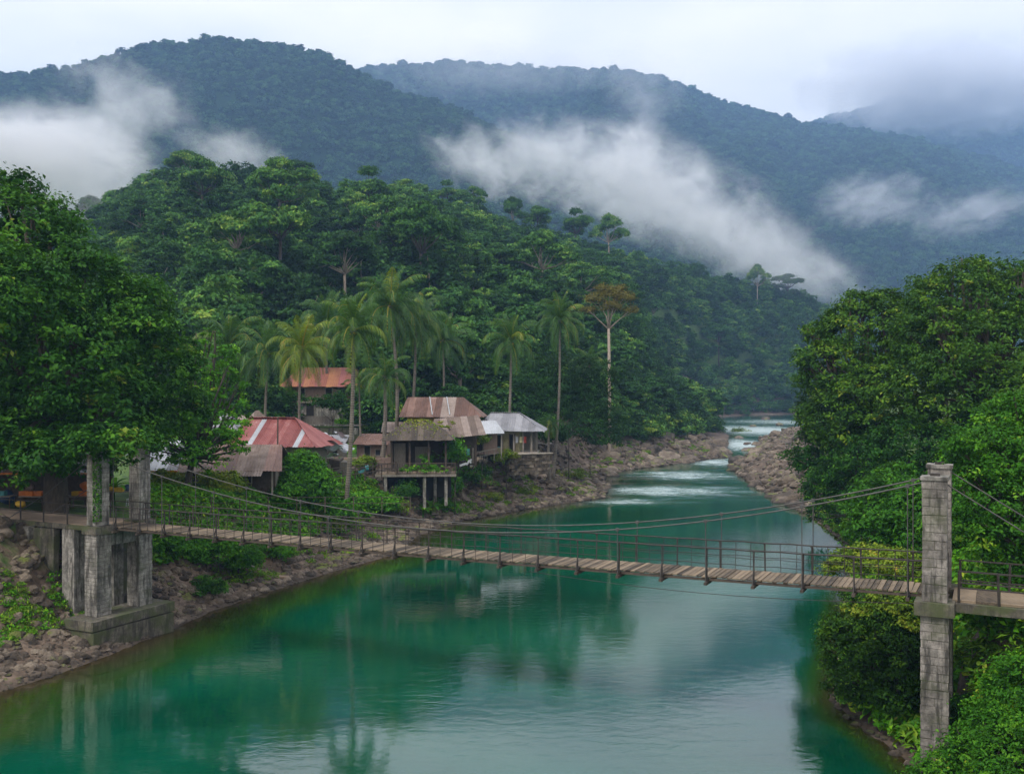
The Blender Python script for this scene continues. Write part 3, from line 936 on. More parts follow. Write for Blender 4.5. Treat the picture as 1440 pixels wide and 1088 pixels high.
# ---------------------------------------------------------------- mountains
def canopy_meshes():
    out = []
    for k in range(4):
        lobes = [(0, 0, 3.2, 3.0, 3.0, 2.6)] + [(rv.uniform(-2, 2), rv.uniform(-2, 2), rv.uniform(2.5, 5.0), 1.6, 1.6, 1.3) for _ in range(4)]
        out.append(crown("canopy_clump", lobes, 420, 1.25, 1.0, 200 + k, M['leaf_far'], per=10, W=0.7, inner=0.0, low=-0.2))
    return out
CAN = canopy_meshes()
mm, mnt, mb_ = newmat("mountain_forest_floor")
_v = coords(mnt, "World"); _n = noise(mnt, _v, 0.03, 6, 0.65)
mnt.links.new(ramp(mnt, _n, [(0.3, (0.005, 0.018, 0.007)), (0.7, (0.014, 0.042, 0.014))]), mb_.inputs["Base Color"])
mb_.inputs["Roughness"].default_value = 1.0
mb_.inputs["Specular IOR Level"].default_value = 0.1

def mountain(name, pts, Yb, Yr, zb, seed, spacing, csc, label, clabel, curve=0.9, amp=0.16):
    xs = np.array([p[0] for p in pts], float); ys = np.array([p[1] for p in pts], float)
    def surf(a, v):
        y = np.interp(a, xs, ys)
        zr = CAMZ - (y - 544) / F * Yr
        vf = np.clip(v, 0, 1)
        Yy = Yb + (Yr - Yb) * v
        X = (a - 720) / F * (Yb + (Yr - Yb) * vf)
        f = np.where(v <= 1, vf ** curve, 1 - (v - 1) * 1.2)
        spur = (fbm(X / 210 + seed, Yy / 480, seed, 4) - 0.5) * 2 + 0.5 * (fbm(X / 75, Yy / 100, seed + 5, 3) - 0.5)
        Z = zb + (zr - zb) * (f + amp * spur * np.sin(np.pi * vf) ** 0.8)
        return X, Yy, Z
    au = np.linspace(-900, 2300, 260); vv = np.concatenate([np.linspace(0, 1, 70), np.linspace(1.03, 1.5, 12)])
    A, Vv = np.meshgrid(au, vv)
    X, Yy, Z = surf(A, Vv)
    n1, n2 = A.shape
    i_ = np.arange(A.size).reshape(n1, n2)
    q = np.stack([i_[:-1, :-1], i_[:-1, 1:], i_[1:, 1:], i_[1:, :-1]], -1).reshape(-1, 4)
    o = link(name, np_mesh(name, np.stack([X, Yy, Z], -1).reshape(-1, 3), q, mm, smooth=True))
    tag(o, label, kind="structure")
    rg = np.random.default_rng(seed)
    # trees over the part of the slope that can be seen
    wdt = (1560 + 160) / F * (Yb + Yr) / 2
    lng = math.hypot(Yr - Yb, 300)
    n = int(1.9 * wdt * lng / spacing ** 2)
    a = rg.uniform(-160, 1560, size=n); v = rg.uniform(0.0, 1.02, size=n) ** 0.8
    X, Yy, Z = surf(a, v)
    nr = int(1720 / F * Yr / (spacing * 0.55))
    a2 = rg.uniform(-160, 1560, size=nr); v2 = rg.uniform(0.985, 1.01, size=nr)
    X2, Y2, Z2 = surf(a2, v2)
    Pm = np.stack([np.concatenate([X, X2]), np.concatenate([Yy, Y2]), np.concatenate([Z, Z2]) - csc * 1.2], 1)
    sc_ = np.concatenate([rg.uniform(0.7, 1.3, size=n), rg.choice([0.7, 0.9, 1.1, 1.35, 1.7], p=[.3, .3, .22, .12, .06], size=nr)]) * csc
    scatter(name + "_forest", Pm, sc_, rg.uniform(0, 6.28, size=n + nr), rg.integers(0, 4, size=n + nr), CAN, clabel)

mountain("near_mountain", [(-900, 330), (-300, 190), (0, 110), (100, 97), (150, 84), (210, 66), (320, 58), (400, 68), (450, 78), (500, 103), (560, 132), (640, 158), (700, 188),
                          (800, 224), (900, 275), (1000, 335), (1100, 395), (1200, 450), (1400, 520), (2300, 560)], 700, 1350, 20, 41, 10.0, 1.35,
         "rounded forested mountain at the left, blue green in the haze", "close forest canopy of the rounded left mountain")
mountain("middle_mountain", [(-900, 300), (0, 200), (400, 140), (520, 98), (620, 90), (700, 96), (760, 100), (860, 101), (930, 111), (1000, 141), (1080, 164), (1130, 176), (1200, 186),
                            (1290, 202), (1370, 222), (1440, 243), (1700, 320), (2300, 420)], 1080, 2250, 25, 57, 13.5, 1.9,
         "long blue forested mountain behind the mist in the middle", "blue hazed forest canopy of the long middle mountain")
mountain("far_mountain", [(-900, 420), (600, 300), (1000, 235), (1130, 178), (1180, 166), (1240, 150), (1320, 128), (1440, 118), (1800, 130), (2300, 200)], 2250, 3000, 60, 73, 18, 2.6,
         "faint blue far mountain under the low cloud at the right", "faint blue forest canopy of the far right mountain")
# ================================================================ BOULDERS AND RUBBLE
def rock_mesh(name, seed, mat, flat=0.65, sub=3, cuts=13):
    import bmesh
    rg = np.random.default_rng(seed)
    bm = bmesh.new()
    bmesh.ops.create_icosphere(bm, subdivisions=sub, radius=1.0)
    V = np.array([v.co[:] for v in bm.verts])
    Nn = rg.normal(size=(cuts, 3)); Nn /= np.linalg.norm(Nn, axis=1, keepdims=True)
    dd_ = rg.uniform(0.55, 0.95, size=cuts)
    dots = V @ Nn.T
    r = np.where(dots > 0.05, dd_ / np.maximum(dots, 0.05), 9).min(1)
    r = np.minimum(r, 1.05) * (1 + 0.07 * (rg.uniform(size=len(V)) - 0.5))
    V = V * r[:, None] * np.array([1, rg.uniform(0.65, 0.95), flat])
    for v, c in zip(bm.verts, V): v.co = c
    me = bpy.data.meshes.new(name)
    bm.to_mesh(me); bm.free()
    me.materials.append(mat)
    return me
ROCKS = [rock_mesh("boulder", 10 + k, M['rock'], 0.5 + 0.08 * (k % 5)) for k in range(8)]
SMALL = [rock_mesh("stone", 40 + k, M['rock'], 0.6, 2, 9) for k in range(5)]
rb = np.random.default_rng(5)

def bank_points(n, ar, yr_, dr_, left=True, seedp=1.0):
    out = []
    tries = 0
    while len(out) < n and tries < 60:
        tries += 1
        a = rb.uniform(*ar, size=4000); Y = rb.uniform(*yr_, size=4000)
        X = (a - 720) / F * Y
        dl_, dr__, ins_ = side_info(X, Y)
        d_ = dl_ if left else dr__
        ok = (~ins_) & (d_ > dr_[0]) & (d_ < dr_[1]) & ((dl_ < dr__) == left)
        out += list(zip(X[ok], Y[ok], d_[ok]))
    return out[:n]

def put_boulders(pts, size, label, group, meshes=ROCKS, mat=None):
    arr = np.array([(p[0], p[1]) for p in pts])
    z = ground(arr[:, 0], arr[:, 1])
    for i, (p, zz) in enumerate(zip(pts, z)):
        s = float(rb.uniform(*size)) * (0.7 + 0.6 * float(rb.uniform()) ** 2)
        o = link("boulder", meshes[int(rb.integers(len(meshes)))], None, (p[0], p[1], float(zz) - 0.12 * s),
                 (float(rb.uniform(-.35, .35)), float(rb.uniform(-.35, .35)), float(rb.uniform(0, 6.28))), (s, s, s * float(rb.uniform(0.7, 1.1))))
        tag(o, label, "boulder", group)
put_boulders(bank_points(75, (650, 1020), (97, 148), (0.2, 11)), (0.6, 1.5), "jagged brown boulder on the left bank below the riverside huts", "boulders on the left bank below the huts")
put_boulders(bank_points(70, (845, 1030), (145, 235), (0.0, 12)), (1.3, 2.8), "big grey brown boulder on the rocky point left of the narrow rapids", "boulders on the rocky point left of the rapids")
put_boulders(bank_points(70, (1020, 1175), (100, 240), (0.0, 13), False), (1.1, 2.5), "weathered brown boulder on the rocky shelf right of the rapids", "boulders on the shelf right of the rapids")
put_boulders(bank_points(48, (230, 570), (50, 84), (0.1, 3.4)), (0.25, 0.6), "small wet brown rock on the muddy bank below the left end of the bridge", "rocks on the near left bank")
put_boulders(bank_points(30, (0, 120), (45, 55), (2.8, 8)), (0.35, 0.9),  "ochre rock on the slope under the left bridge approach", "ochre rocks under the left approach")
put_boulders(bank_points(14, (1180, 1290), (33, 60), (0.1, 2.0), False), (0.3, 0.6), "dark rock at the foot of the bushes on the right shore", "rocks on the near right shore")
for (x_, y_, s) in ((1040, 650, 2.4), (1066, 662, 2.2), (1098, 612, 2.2), (1060, 600, 1.5), (1112, 603, 1.8), (1040, 616, 1.3), (1075, 590, 2.0), (1000, 590, 1.6), (1050, 625, 1.2), (1096, 598, 2.0)):
    X, Y = wpt(x_, y_)
    tag(link("river_rock", ROCKS[int(rb.integers(8))], None, (X, Y, 0.0), (0, 0.2, float(rb.uniform(0, 6))), (s * 1.3, s, s * .8)),
        "low rock washed by the white water of the upstream rapids", "boulder", "rocks standing in the rapids")
def rubble(name, pts, sz, label, meshes):
    arr = np.array([(p[0], p[1]) for p in pts]); z = ground(arr[:, 0], arr[:, 1])
    n = len(pts)
    scatter(name, np.stack([arr[:, 0], arr[:, 1], z - 0.03], 1), rb.uniform(*sz, size=n) ** 1.0, rb.uniform(0, 6.28, size=n), rb.integers(0, len(meshes), size=n), meshes, label)
rubble("bank_rubble", bank_points(3900, (190, 860), (50, 135), (0.3, 14)) + bank_points(420, (-60, 190), (44, 55), (0.3, 9)), (0.12, 0.5), "broken stones and clods scattered over the steep left bank", SMALL)
rubble("rocky_shelf_rubble", bank_points(2600, (600, 1030), (92, 240), (0.0, 13)), (0.2, 0.75), "broken brown stones heaped between the boulders of the left bank", SMALL)
rubble("right_shelf_rubble", bank_points(1300, (1020, 1175), (98, 260), (0.0, 13), False), (0.3, 0.95), "broken brown stones heaped between the boulders of the right shelf", SMALL)
rubble("shore_pebbles", bank_points(3000, (-40, 660), (41, 96), (0.0, 4.5)), (0.05, 0.20), "pebbles and stones along the muddy left water line", SMALL)
rubble("shore_stones", bank_points(500, (1150, 1330), (31, 100), (0.0, 3), False), (0.08, 0.3), "stones along the right water line", SMALL)

# ================================================================ UNDERGROWTH ON THE BANKS
def fern_clump(name, seed, mat, n=46, r=0.5, leaf=0.30, W=0.28, up=0.9):
    rg = np.random.default_rng(seed)
    th = rg.uniform(0, 6.28, size=n); rr = r * np.sqrt(rg.uniform(size=n))
    P = np.stack([np.cos(th) * rr, np.sin(th) * rr, rg.uniform(0.05, 0.5, size=n) * (1.2 - rr / r * .7)], 1)
    N = np.stack([np.cos(th) * .6, np.sin(th) * .6, np.full(n, up)], 1) + rg.normal(size=(n, 3)) * .45
    V, Fc = leaf_cloud(P, N, leaf, W, rg)
    t = np.clip(rg.normal(.5, .2, size=n), 0, 1)
    return np_mesh(name, V, Fc, mat, {"tint": np.repeat(t, 4)})
FERN = [fern_clump("fern", 300 + k, M['grass'], 60, 0.55, 0.30, 0.3) for k in range(4)]
FERN2 = [fern_clump("leafy_herb", 310 + k, M['leaf_bright'], 70, 0.6, 0.24, 0.55) for k in range(4)]
def cover(name, pts, sz, meshes, label, keep=None):
    arr = np.array([(p[0], p[1]) for p in pts])
    f = fbm(arr[:, 0] / 4.0, arr[:, 1] / 4.0, 91, 3)
    if keep is not None:
        arr = arr[f > keep]
    z = ground(arr[:, 0], arr[:, 1]); n = len(arr)
    scatter(name, np.stack([arr[:, 0], arr[:, 1], z - 0.02], 1), rb.uniform(*sz, size=n), rb.uniform(0, 6.28, size=n), rb.integers(0, len(meshes), size=n), meshes, label)
cover("bank_greenery", bank_points(5200, (205, 570), (50, 97), (4.6, 20)), (0.6, 1.6), FERN + FERN2 + FERN2, "bright ferns and herbs covering the left bank under the bridge", 0.44)
cover("bank_grass_tufts", bank_points(2600, (215, 1000), (52, 220), (1.5, 15)), (0.4, 1.2), FERN, "scattered yellow green tufts among the stones of the left bank", 0.56)
cover("slope_weeds", bank_points(700, (0, 140), (44, 56), (3.0, 10)), (0.25, 0.7), FERN + FERN2, "weeds on the shaded slope under the left approach", 0.5)
cover("lawn_grass", bank_points(4200, (205, 560), (56, 92), (9, 24)), (0.35, 0.8), FERN, "rough bright grass of the lawn behind the bridge", 0.33)
cover("right_bank_greenery", bank_points(5000, (1140, 1500), (29, 130), (0.8, 16), False), (0.7, 1.7), FERN2 + FERN, "leafy ground cover on the right bank", 0.3)
cover("village_weeds", bank_points(1500, (330, 790), (84, 132), (12, 60)), (0.6, 1.5), FERN2, "weeds and low plants between the village houses", 0.42)

# ================================================================ THE BRIDGE
CL = Vector((-21.0, 51.35, 0)); CR = Vector((14.7, 33.16, 0))
U = (CR - CL); LB = U.length; U.normalize()
Vv_ = Vector((-U.y, U.x, 0))           # points away from the camera
ANG = math.atan2(U.y, U.x)
def dz(s):
    t = s / LB
    return 6.17 + 0.36 * t + 0.0 - 0.10 * math.sin(math.pi * min(max(t, 0), 1))
def bp(s, o, z=0.0):
    p = CL + U * s + Vv_ * o
    return Vector((p.x, p.y, dz(s) + z))
O = CL.copy(); O.z = 6.2
bridge = empty("suspension_bridge", O, 0, "narrow suspension footbridge with brown plank deck and dark wire railings across the river", "footbridge")
def rel(p): return Vector(p) - O
rp = random.Random(8)
PW = 1.78
plank_m = []
for k in range(5):
    mb = MB(); mb.box((0, 0, 0), (0.163, PW + rp.uniform(-.03, .09), 0.05), jit=0.006, rng=rp)
    plank_m.append(mb.mesh("plank", M['plank']))
s = -0.45
while s < LB + 0.4:
    slope = (dz(s + .1) - dz(s - .1)) / .2
    link("plank", plank_m[rp.randrange(5)], bridge, rel(bp(s, rp.uniform(-.03, .03), rp.uniform(-.006, .008))),
         (rp.uniform(-.006, .006), -slope + rp.uniform(-.02, .02), ANG + rp.uniform(-.018, .018)))
    s += 0.187
for o in (-0.86, 0.86):
    mb = MB()
    for k in range(40):
        a, b = LB * k / 40, LB * (k + 1) / 40
        mb.beam(rel(bp(a, o, -0.10)), rel(bp(b, o, -0.10)), 0.08, 0.09)
    mb.build("stringer", M['wood_dark'], bridge)
mb = MB()
for k in range(40):
    mb.beam(rel(bp(LB * k / 40, 0, -0.10)), rel(bp(LB * (k + 1) / 40, 0, -0.10)), 0.08, 0.12)
mb.build("stringer", M['wood_dark'], bridge)
NPOST = 23
post_s = [LB * (k + .5) / NPOST for k in range(NPOST)]
for k, s in enumerate(post_s):
    mb = MB()
    mb.beam(rel(bp(s, -1.22, -0.21)), rel(bp(s, 1.22, -0.21)), 0.11, 0.10)
    mb.build("cross_beam", M['wood_dark'], bridge)
    for o in (-0.97, 0.97):
        lean = rp.uniform(-.03, .03)
        mb = MB()
        mb.beam(rel(bp(s, o, -0.3)), rel(bp(s + lean, o * (1 + rp.uniform(-.02, .03)), 1.10)), 0.05, 0.05)
        mb.box(rel(bp(s, o, -0.03)), (0.12, 0.12, 0.10), rz=ANG)
        mb.box(rel(bp(s + lean, o, 1.07)), (0.09, 0.10, 0.07), rz=ANG)
        mb.build("post", M['metal_dark'], bridge)
        if o < 0:
            st_ = MB(); st_.beam(rel(bp(s, -1.2, -0.2)), rel(bp(s, -0.98, 0.45)), 0.035, 0.035)
            st_.build("stay", M['metal_dark'], bridge)
# rails and side wires
def wire(fz, o, name, r, s0=-0.3, s1=None, n=70, mat='metal_dark', nseg=6):
    s1 = LB + 0.3 if s1 is None else s1
    mb = MB()
    mb.tube([rel(bp(s0 + (s1 - s0) * k / n, o if not callable(o) else o(k / n), fz(s0 + (s1 - s0) * k / n))) for k in range(n + 1)], r, nseg)
    mb.build(name, M[mat], bridge, smooth=True)
def sagw(base, amp):
    def f(s):
        q = (s / LB * NPOST) % 1.0
        return base - amp * 4 * ((q - 0.5) ** 2 * -1 + 0.25) + 0.006 * math.sin(s * 3.1)
    return f
for o in (-0.99, 0.99):
    wire(sagw(1.10, 0.015), o, "handrail", 0.027, n=140)
    wire(sagw(0.55, 0.02), o, "side_wire", 0.014, n=140, nseg=5)
    wire(sagw(0.82, 0.03), o, "side_wire", 0.011, n=140, nseg=5)
# thin verticals of the side netting
for o in (-0.99, 0.99):
    for k in range(NPOST):
        if k > 13 and o < 0: continue
        for j in range(1, 3):
            s = post_s[k] + LB / NPOST * j / 3
            mb = MB(); mb.beam(rel(bp(s, o, -0.02)), rel(bp(s + rp.uniform(-.03, .03), o, 1.08)), 0.022, 0.022)
            mb.build("baluster", M['metal_dark'], bridge)
def cab(s):
    t = s / LB
    z = 7.40 + (10.4 if t < 0.5 else 12.0) * (t - 0.5) ** 2
    return z - dz(s)
for o in (-1.14, 1.14):
    wire(cab, o, "main_cable", 0.026, 0.0, LB, 90, 'cable', 8)
    for k in range(0, NPOST):
        s = post_s[k]
        if cab(s) > 1.35 and k % 2 == 0:
            mb = MB(); mb.tube([rel(bp(s, o, cab(s))), rel(bp(s, o, -0.2))], 0.02, 5)
            mb.build("hanger", M['cable'], bridge)
            mb = MB(); mb.box(rel(bp(s, o, cab(s))), (0.12, 0.09, 0.12), rz=ANG); mb.build("clamp", M['cable'], bridge)
# under-deck stay wires
wire(lambda s: -0.32 - 0.28 * math.sin(math.pi * min(max((s - LB * .62) / (LB * .38), 0), 1)), -1.0, "guy_wire", 0.013, LB * .62, LB, 50, nseg=5)

# ---- towers
def block_column(parent, cx, cy_, z0, z1, w, individual=True, mat='block', course=0.27, seed=1):
    rr = random.Random(seed)
    root = MB().box((0, 0, (z0 + z1) / 2 - parent.location.z), (w - 0.05, w - 0.05, z1 - z0), rz=0).build("column", M['concrete_dark'], parent)
    root.location = (cx - parent.location.x, cy_ - parent.location.y, 0)
    root.rotation_euler = (0, 0, ANG)
    n = int((z1 - z0) / course)
    c = (z1 - z0) / n
    stuff = MB()
    for i in range(n):
        z = z0 + (i + .5) * c - parent.location.z
        split = 0.5 + rr.choice([-.16, .0, .16]) * 0.6
        # two blocks, joint seen alternately on the front and on the side
        if i % 2 == 0:
            parts = [((-(1 - split) * w / 2, 0), (split * w, w)), ((split * w / 2, 0), ((1 - split) * w, w))]
        else:
            parts = [((0, -(1 - split) * w / 2), (w, split * w)), ((0, split * w / 2), (w, (1 - split) * w))]
        for (ox, oy), (dx, dy) in parts:
            j = rr.uniform(-.008, .012)
            d = (dx - 0.012 + j, dy - 0.012 + j, c - 0.018)
            if individual:
                mb = MB(); mb.box((ox + rr.uniform(-.006, .006), oy + rr.uniform(-.006, .006), z), d, jit=0.013, rng=rr)
                mb.build("block", M[mat], root)
            else:
                stuff.box((ox, oy, z), d, jit=0.005, rng=rr)
    if not individual:
        o = stuff.build("block_courses", M[mat], root, kind="stuff")
    return root

tr_ = empty("bridge_tower", (CR.x, CR.y, 0), 0, "tall blotched grey block pillars at the right end of the bridge", "bridge tower")
nearR = CR - Vv_ * 1.36; farR = CR + Vv_ * 1.36
block_column(tr_, nearR.x, nearR.y, 6.42, 10.42, 0.76, True, seed=3)
block_column(tr_, farR.x, farR.y, 6.42, 10.62, 0.76, True, seed=4)
block_column(tr_, nearR.x, nearR.y, -0.8, 5.98, 0.86, True, seed=5)
block_column(tr_, farR.x, farR.y, -0.8, 5.98, 0.86, False, seed=6)
for p, zt in ((nearR, 10.42), (farR, 10.62)):
    MB().box((p.x - CR.x, p.y - CR.y, zt + 0.06), (0.86, 0.86, 0.115), rz=ANG, jit=.01, rng=rp).build("cap", M['concrete'], tr_)
    MB().box((p.x - CR.x, p.y - CR.y, zt + 0.16), (0.3, 0.2, 0.1), rz=ANG).build("cable_saddle", M['metal_dark'], tr_)
    MB().box((p.x - CR.x, p.y - CR.y, 6.20), (1.22, 1.16, 0.42), rz=ANG, jit=.015, rng=rp).build("capital", M['concrete_dark'], tr_)
MB().box((0, 0, 6.12), (0.7, 1.7, 0.28), rz=ANG).build("cross_beam", M['concrete_dark'], tr_)
moss = fern_clump("weed_tuft", 321, M['leaf_bright'], 40, 0.2, 0.14, 0.4)
link("weed_tuft", moss, tr_, (farR.x - CR.x, farR.y - CR.y, 10.70))

tl_ = empty("bridge_tower", (CL.x, CL.y, 0), 0, "pale stained concrete pillars on a mossy footing at the left bridge end", "bridge tower")
nearL = CL - Vv_ * 1.36; farL = CL + Vv_ * 1.36
for p, sd in ((nearL, 7), (farL, 8)):
    block_column(tl_, p.x, p.y, 6.30, 10.0, 0.78, False, 'concrete', 0.24, sd)
    block_column(tl_, p.x, p.y, 1.62, 5.85, 0.92, False, 'concrete', 0.20, sd + 3)
    MB().box((p.x - CL.x, p.y - CL.y, 10.06), (0.9, 0.9, 0.115), rz=ANG, jit=.01, rng=rp).build("cap", M['concrete'], tl_)
    MB().box((p.x - CL.x, p.y - CL.y, 6.07), (1.15, 1.10, 0.42), rz=ANG, jit=.015, rng=rp).build("capital", M['concrete_dark'], tl_)
mb = MB(); mb.box((0, 0, 5.5), (0.5, 1.8, 0.66), rz=ANG, jit=.02, rng=rp); mb.box((0, 0, 5.93), (0.75, 1.55, 0.2), rz=ANG, jit=.02, rng=rp)
mb.build("cross_beam", M['concrete'], tl_)
mb = MB(); mb.box((0.15 * U.x, 0.15 * U.y, 1.37), (2.15, 5.4, 0.5), rz=ANG, jit=.03, rng=rp)
mb.box((0.2 * U.x, 0.2 * U.y, 0.45), (2.05, 5.25, 1.3), rz=ANG, jit=.04, rng=rp)
mb.build("footing", M['concrete_dark'], tl_)
# creeper on the near left pillar
def creeper(name, P0, n, rr, z0, z1, seed, parent, leaf=0.13, mat='leaf_dark'):
    rg = np.random.default_rng(seed)
    th = rg.uniform(0, 6.28, size=n)
    zz = rg.uniform(z0, z1, size=n)
    ww = vnoise(zz * 2, th * 0 + seed, 2)
    P = np.stack([P0[0] + np.cos(th) * rr, P0[1] + np.sin(th) * rr, zz], 1)
    N = np.stack([np.cos(th), np.sin(th), np.full(n, .3)], 1) + rg.normal(size=(n, 3)) * .35
    V, Fc = leaf_cloud(P, N, leaf, .7, rg)
    me = np_mesh(name, V, Fc, M[mat], {"tint": np.repeat(np.clip(rg.normal(.6, .2, size=n), 0, 1), 4)})
    o = link(name, me, parent); o["kind"] = "stuff"
    return o
cr = U * 0.36 - Vv_ * 0.36
creeper("ivy", ((nearL - CL) + cr).to_tuple()[:2], 620, 0.20, 6.5, 9.9, 3, tl_)
creeper("ivy", ((nearL - CL) - cr).to_tuple()[:2], 500, 0.3, 7.9, 10.2, 4, tl_)
creeper("ivy", ((farL - CL) - U * .35).to_tuple()[:2], 260, 0.2, 7.6, 9.6, 5, tl_)

# ---- left approach: deck slab, abutment piers
ap = empty("bridge_approach", (CL.x - 5 * U.x, CL.y - 5 * U.y, 0), 0, "concrete approach deck with dark leaning buttress piers at the left bank", "bridge approach")
AO = Vector(ap.location)
def apl(s, o, z): p = bp(s, o); return Vector((p.x, p.y, z)) - AO
ang = ANG
mb = MB()
for k in range(7):
    c = apl(-0.9 - 1.9 * k - .95 + .45, 0.25, 6.03)
    mb.box(c, (1.88, 3.1, 0.24), rz=ang, jit=.012, rng=rp)
mb.build("deck_slab", M['concrete_dark'], ap)
for k in range(7):
    MB().box(apl(-0.9 - 1.9 * k - .5, 0.2, 6.165), (1.86, 2.7, 0.03), rz=ang).build("paving_slab", M['dirt'], ap)
for (s, o, z0, wd, lean) in ((-2.4, -0.9, 1.7, 0.95, 0.2), (-3.3, -0.2, 1.6, 0.75, 0.1), (-5.2, -0.6, 2.4, 1.0, 0.45), (-6.9, -0.9, 3.0, 0.7, 0.6), (-9.0, -0.6, 3.6, 0.9, 0.7), (-1.5, 0.9, 1.6, 0.8, 0.0), (-11.5, -0.6, 4.0, 0.9, .5)):
    a = apl(s + lean, o - lean * 0.8, z0 - 0.9); b = apl(s, o, 5.9)
    mb = MB(); mb.beam(a, b, wd, wd * 0.8, up=(Vv_.x, Vv_.y, 0))
    mb.build("pier", M['concrete'], ap)
mb = MB()
for k in range(9):
    mb.box(apl(-2.0 - 1.45 * k, 1.5, 3.4), (1.43, 0.5, 5.0), rz=ang, jit=.03, rng=rp)
mb.build("retaining_wall", M['concrete_dark'], ap)
for k in range(6):
    hh_ = 2.6 - .25 * k + rp.uniform(-.2, .2)
    MB().box(apl(-4.4 - 1.75 * k, -1.15 - .1 * k, 5.85 - hh_ / 2), (1.6, .45, hh_), rz=ang, jit=.09, rng=rp).build("wall_panel", M['concrete' if k % 2 else 'concrete_dark'], ap)
def fence(name, pts, h, label, cat, mat='metal_dark', rails=(1.0, 0.5), pw=0.06, rw=0.045, group=None, lean=0.0):
    p0 = Vector(pts[0])
    t = empty(name, p0, 0, label, cat, group)
    for p in pts:
        p = Vector(p) - p0
        q = Vector((rp.uniform(-lean, lean), rp.uniform(-lean, lean), h))
        MB().beam(p - Vector((0, 0, .25)), p + q, pw, pw).build("post", M[mat], t)
    for r in rails:
        for a, b in zip(pts[:-1], pts[1:]):
            a = Vector(a) - p0; b = Vector(b) - p0
            MB().beam(a + Vector((0, 0, h * r - .02)), b + Vector((0, 0, h * r - .02)), rw, rw).build("rail", M[mat], t)
    return t
fence("railing", [bp(-0.6 - 1.9 * k, -1.25).xy.to_3d() + Vector((0, 0, 6.15)) for k in range(7)], 1.1, "dark steel railing along the river side of the left bridge approach", "railing")
fence("railing", [bp(-0.6 - 1.9 * k, 1.55).xy.to_3d() + Vector((0, 0, 6.15)) for k in range(4)], 1.0, "dull railing on the village side of the left bridge approach", "railing")
# ---- right approach
ar = empty("bridge_approach", (CR.x + 3 * U.x, CR.y + 3 * U.y, 0), 0, "short concrete approach slab behind the right tower with a pier in the dark gap", "bridge approach")
AR = Vector(ar.location)
def arl(s, o, z): p = bp(LB + s, o); return Vector((p.x, p.y, z)) - AR
MB().box(arl(3.9, 0, 6.19), (6.6, 2.5, 0.30), rz=ang, jit=.01, rng=rp).build("deck_slab", M['concrete_dark'], ar)
for k in range(9):
    MB().box(arl(0.85 + .72 * k, 0, 6.39), (0.70, 2.1, 0.08), rz=ang, jit=.008, rng=rp).build("plank", M['plank'], ar)
MB().box(arl(4.3, -0.4, 3.0), (0.7, 0.9, 6.1), rz=ang, jit=.02, rng=rp).build("pier", M['concrete'], ar)
MB().box(arl(6.2, 0, 4.0), (0.8, 2.6, 4.1), rz=ang, jit=.02, rng=rp).build("abutment", M['concrete_dark'], ar)
fence("railing", [bp(LB + s, -1.12).xy.to_3d() + Vector((0, 0, 6.42)) for s in (0.7, 1.9, 3.3, 5.2)], 1.0, "dark railing on the near side of the right bridge approach", "railing", rails=(1.0, .62, .45), lean=.04)
fence("railing", [bp(LB + s, 1.12).xy.to_3d() + Vector((0, 0, 6.42)) for s in (0.7, 2.2, 3.7, 5.6)], 1.0, "dark railing on the far side of the right bridge approach", "railing", rails=(1.0, .6, .3), lean=.04)
for p, zt, lab in ((nearR, 10.5, "near"), (farR, 10.7, "far")):
    mb = MB(); a = Vector((p.x, p.y, zt)); b = a + U * 9 + Vector((0, 0, -5.2))
    mb.tube([a - Vector((p.x, p.y, 0)), (a + (b - a) * .5 + Vector((0, 0, -.25))) - Vector((p.x, p.y, 0)), b - Vector((p.x, p.y, 0))], 0.022, 6)
    o = mb.build("back_stay_cable", M['cable'], None, loc=(p.x, p.y, 0))
    tag(o, "steel back stay running from the %s right pillar down into the leaves" % lab, "cable")
for p, zt, lab in ((nearL, 10.1, "near"), (farL, 10.1, "far")):
    mb = MB(); a = Vector((0, 0, zt)); b = a - U * 8 + Vector((0, 0, -4.3))
    mb.tube([a, a.lerp(b, .5) + Vector((0, 0, -.2)), b], 0.024, 6)
    o = mb.build("back_stay_cable", M['cable'], None, loc=(p.x, p.y, 0))
    tag(o, "steel back stay running from the %s left pillar under the dark tree" % lab, "cable")
# ================================================================ NEAR TREES AND BUSHES
def pl(xp, yp, Y, rpx, fz=0.85, fy=1.0, fx=1.0):
    p = px(xp, yp, Y); r = rpx * Y / F
    return (p.x, p.y, p.z, r * fx, r * fy, r * fz)

def tree(name, lobes, base, n, leaf, clump, seed, mat, label, cat="tree", group=None, trunk=0.3, bark='bark', per=30, W=0.5, inner=0.12, low=-0.6, limbs=None, ttop=None, sub=2, uptilt=0.7, flat=0.55):
    """a tree or bush that stands at base; lobes are given in the world"""
    b = Vector(base)
    rg_ = random.Random(seed * 7 + 1)
    extra = []
    for l in (lobes if len(lobes) > 6 else []):
        for _ in range(3):
            d = Vector((rg_.gauss(0, 1), rg_.gauss(0, 1), rg_.gauss(.35, .8))).normalized()
            k_ = rg_.uniform(.9, 1.3); q_ = rg_.uniform(.14, .32)
            extra.append((l[0] + d.x * l[3] * k_, l[1] + d.y * l[4] * k_, l[2] + d.z * l[5] * k_, l[3] * q_, l[4] * q_, l[5] * q_ * .9))
    lobes = list(lobes) + extra
    L = [(l[0] - b.x, l[1] - b.y, l[2] - b.z, l[3], l[4], l[5]) for l in lobes]
    t = empty(name, b, 0, label, cat, group)
    link("crown", crown("crown", L, n, leaf, clump, seed, M[mat], per, W, inner, low, flat, uptilt), t)
    if trunk:
        tt = Vector(ttop) - b if ttop else None
        link("trunk", limb_mesh("trunk", (0, 0, 0), L if limbs is None else L[:limbs], trunk, M[bark], seed, tuple(tt) if tt else None, sub), t)
    return t

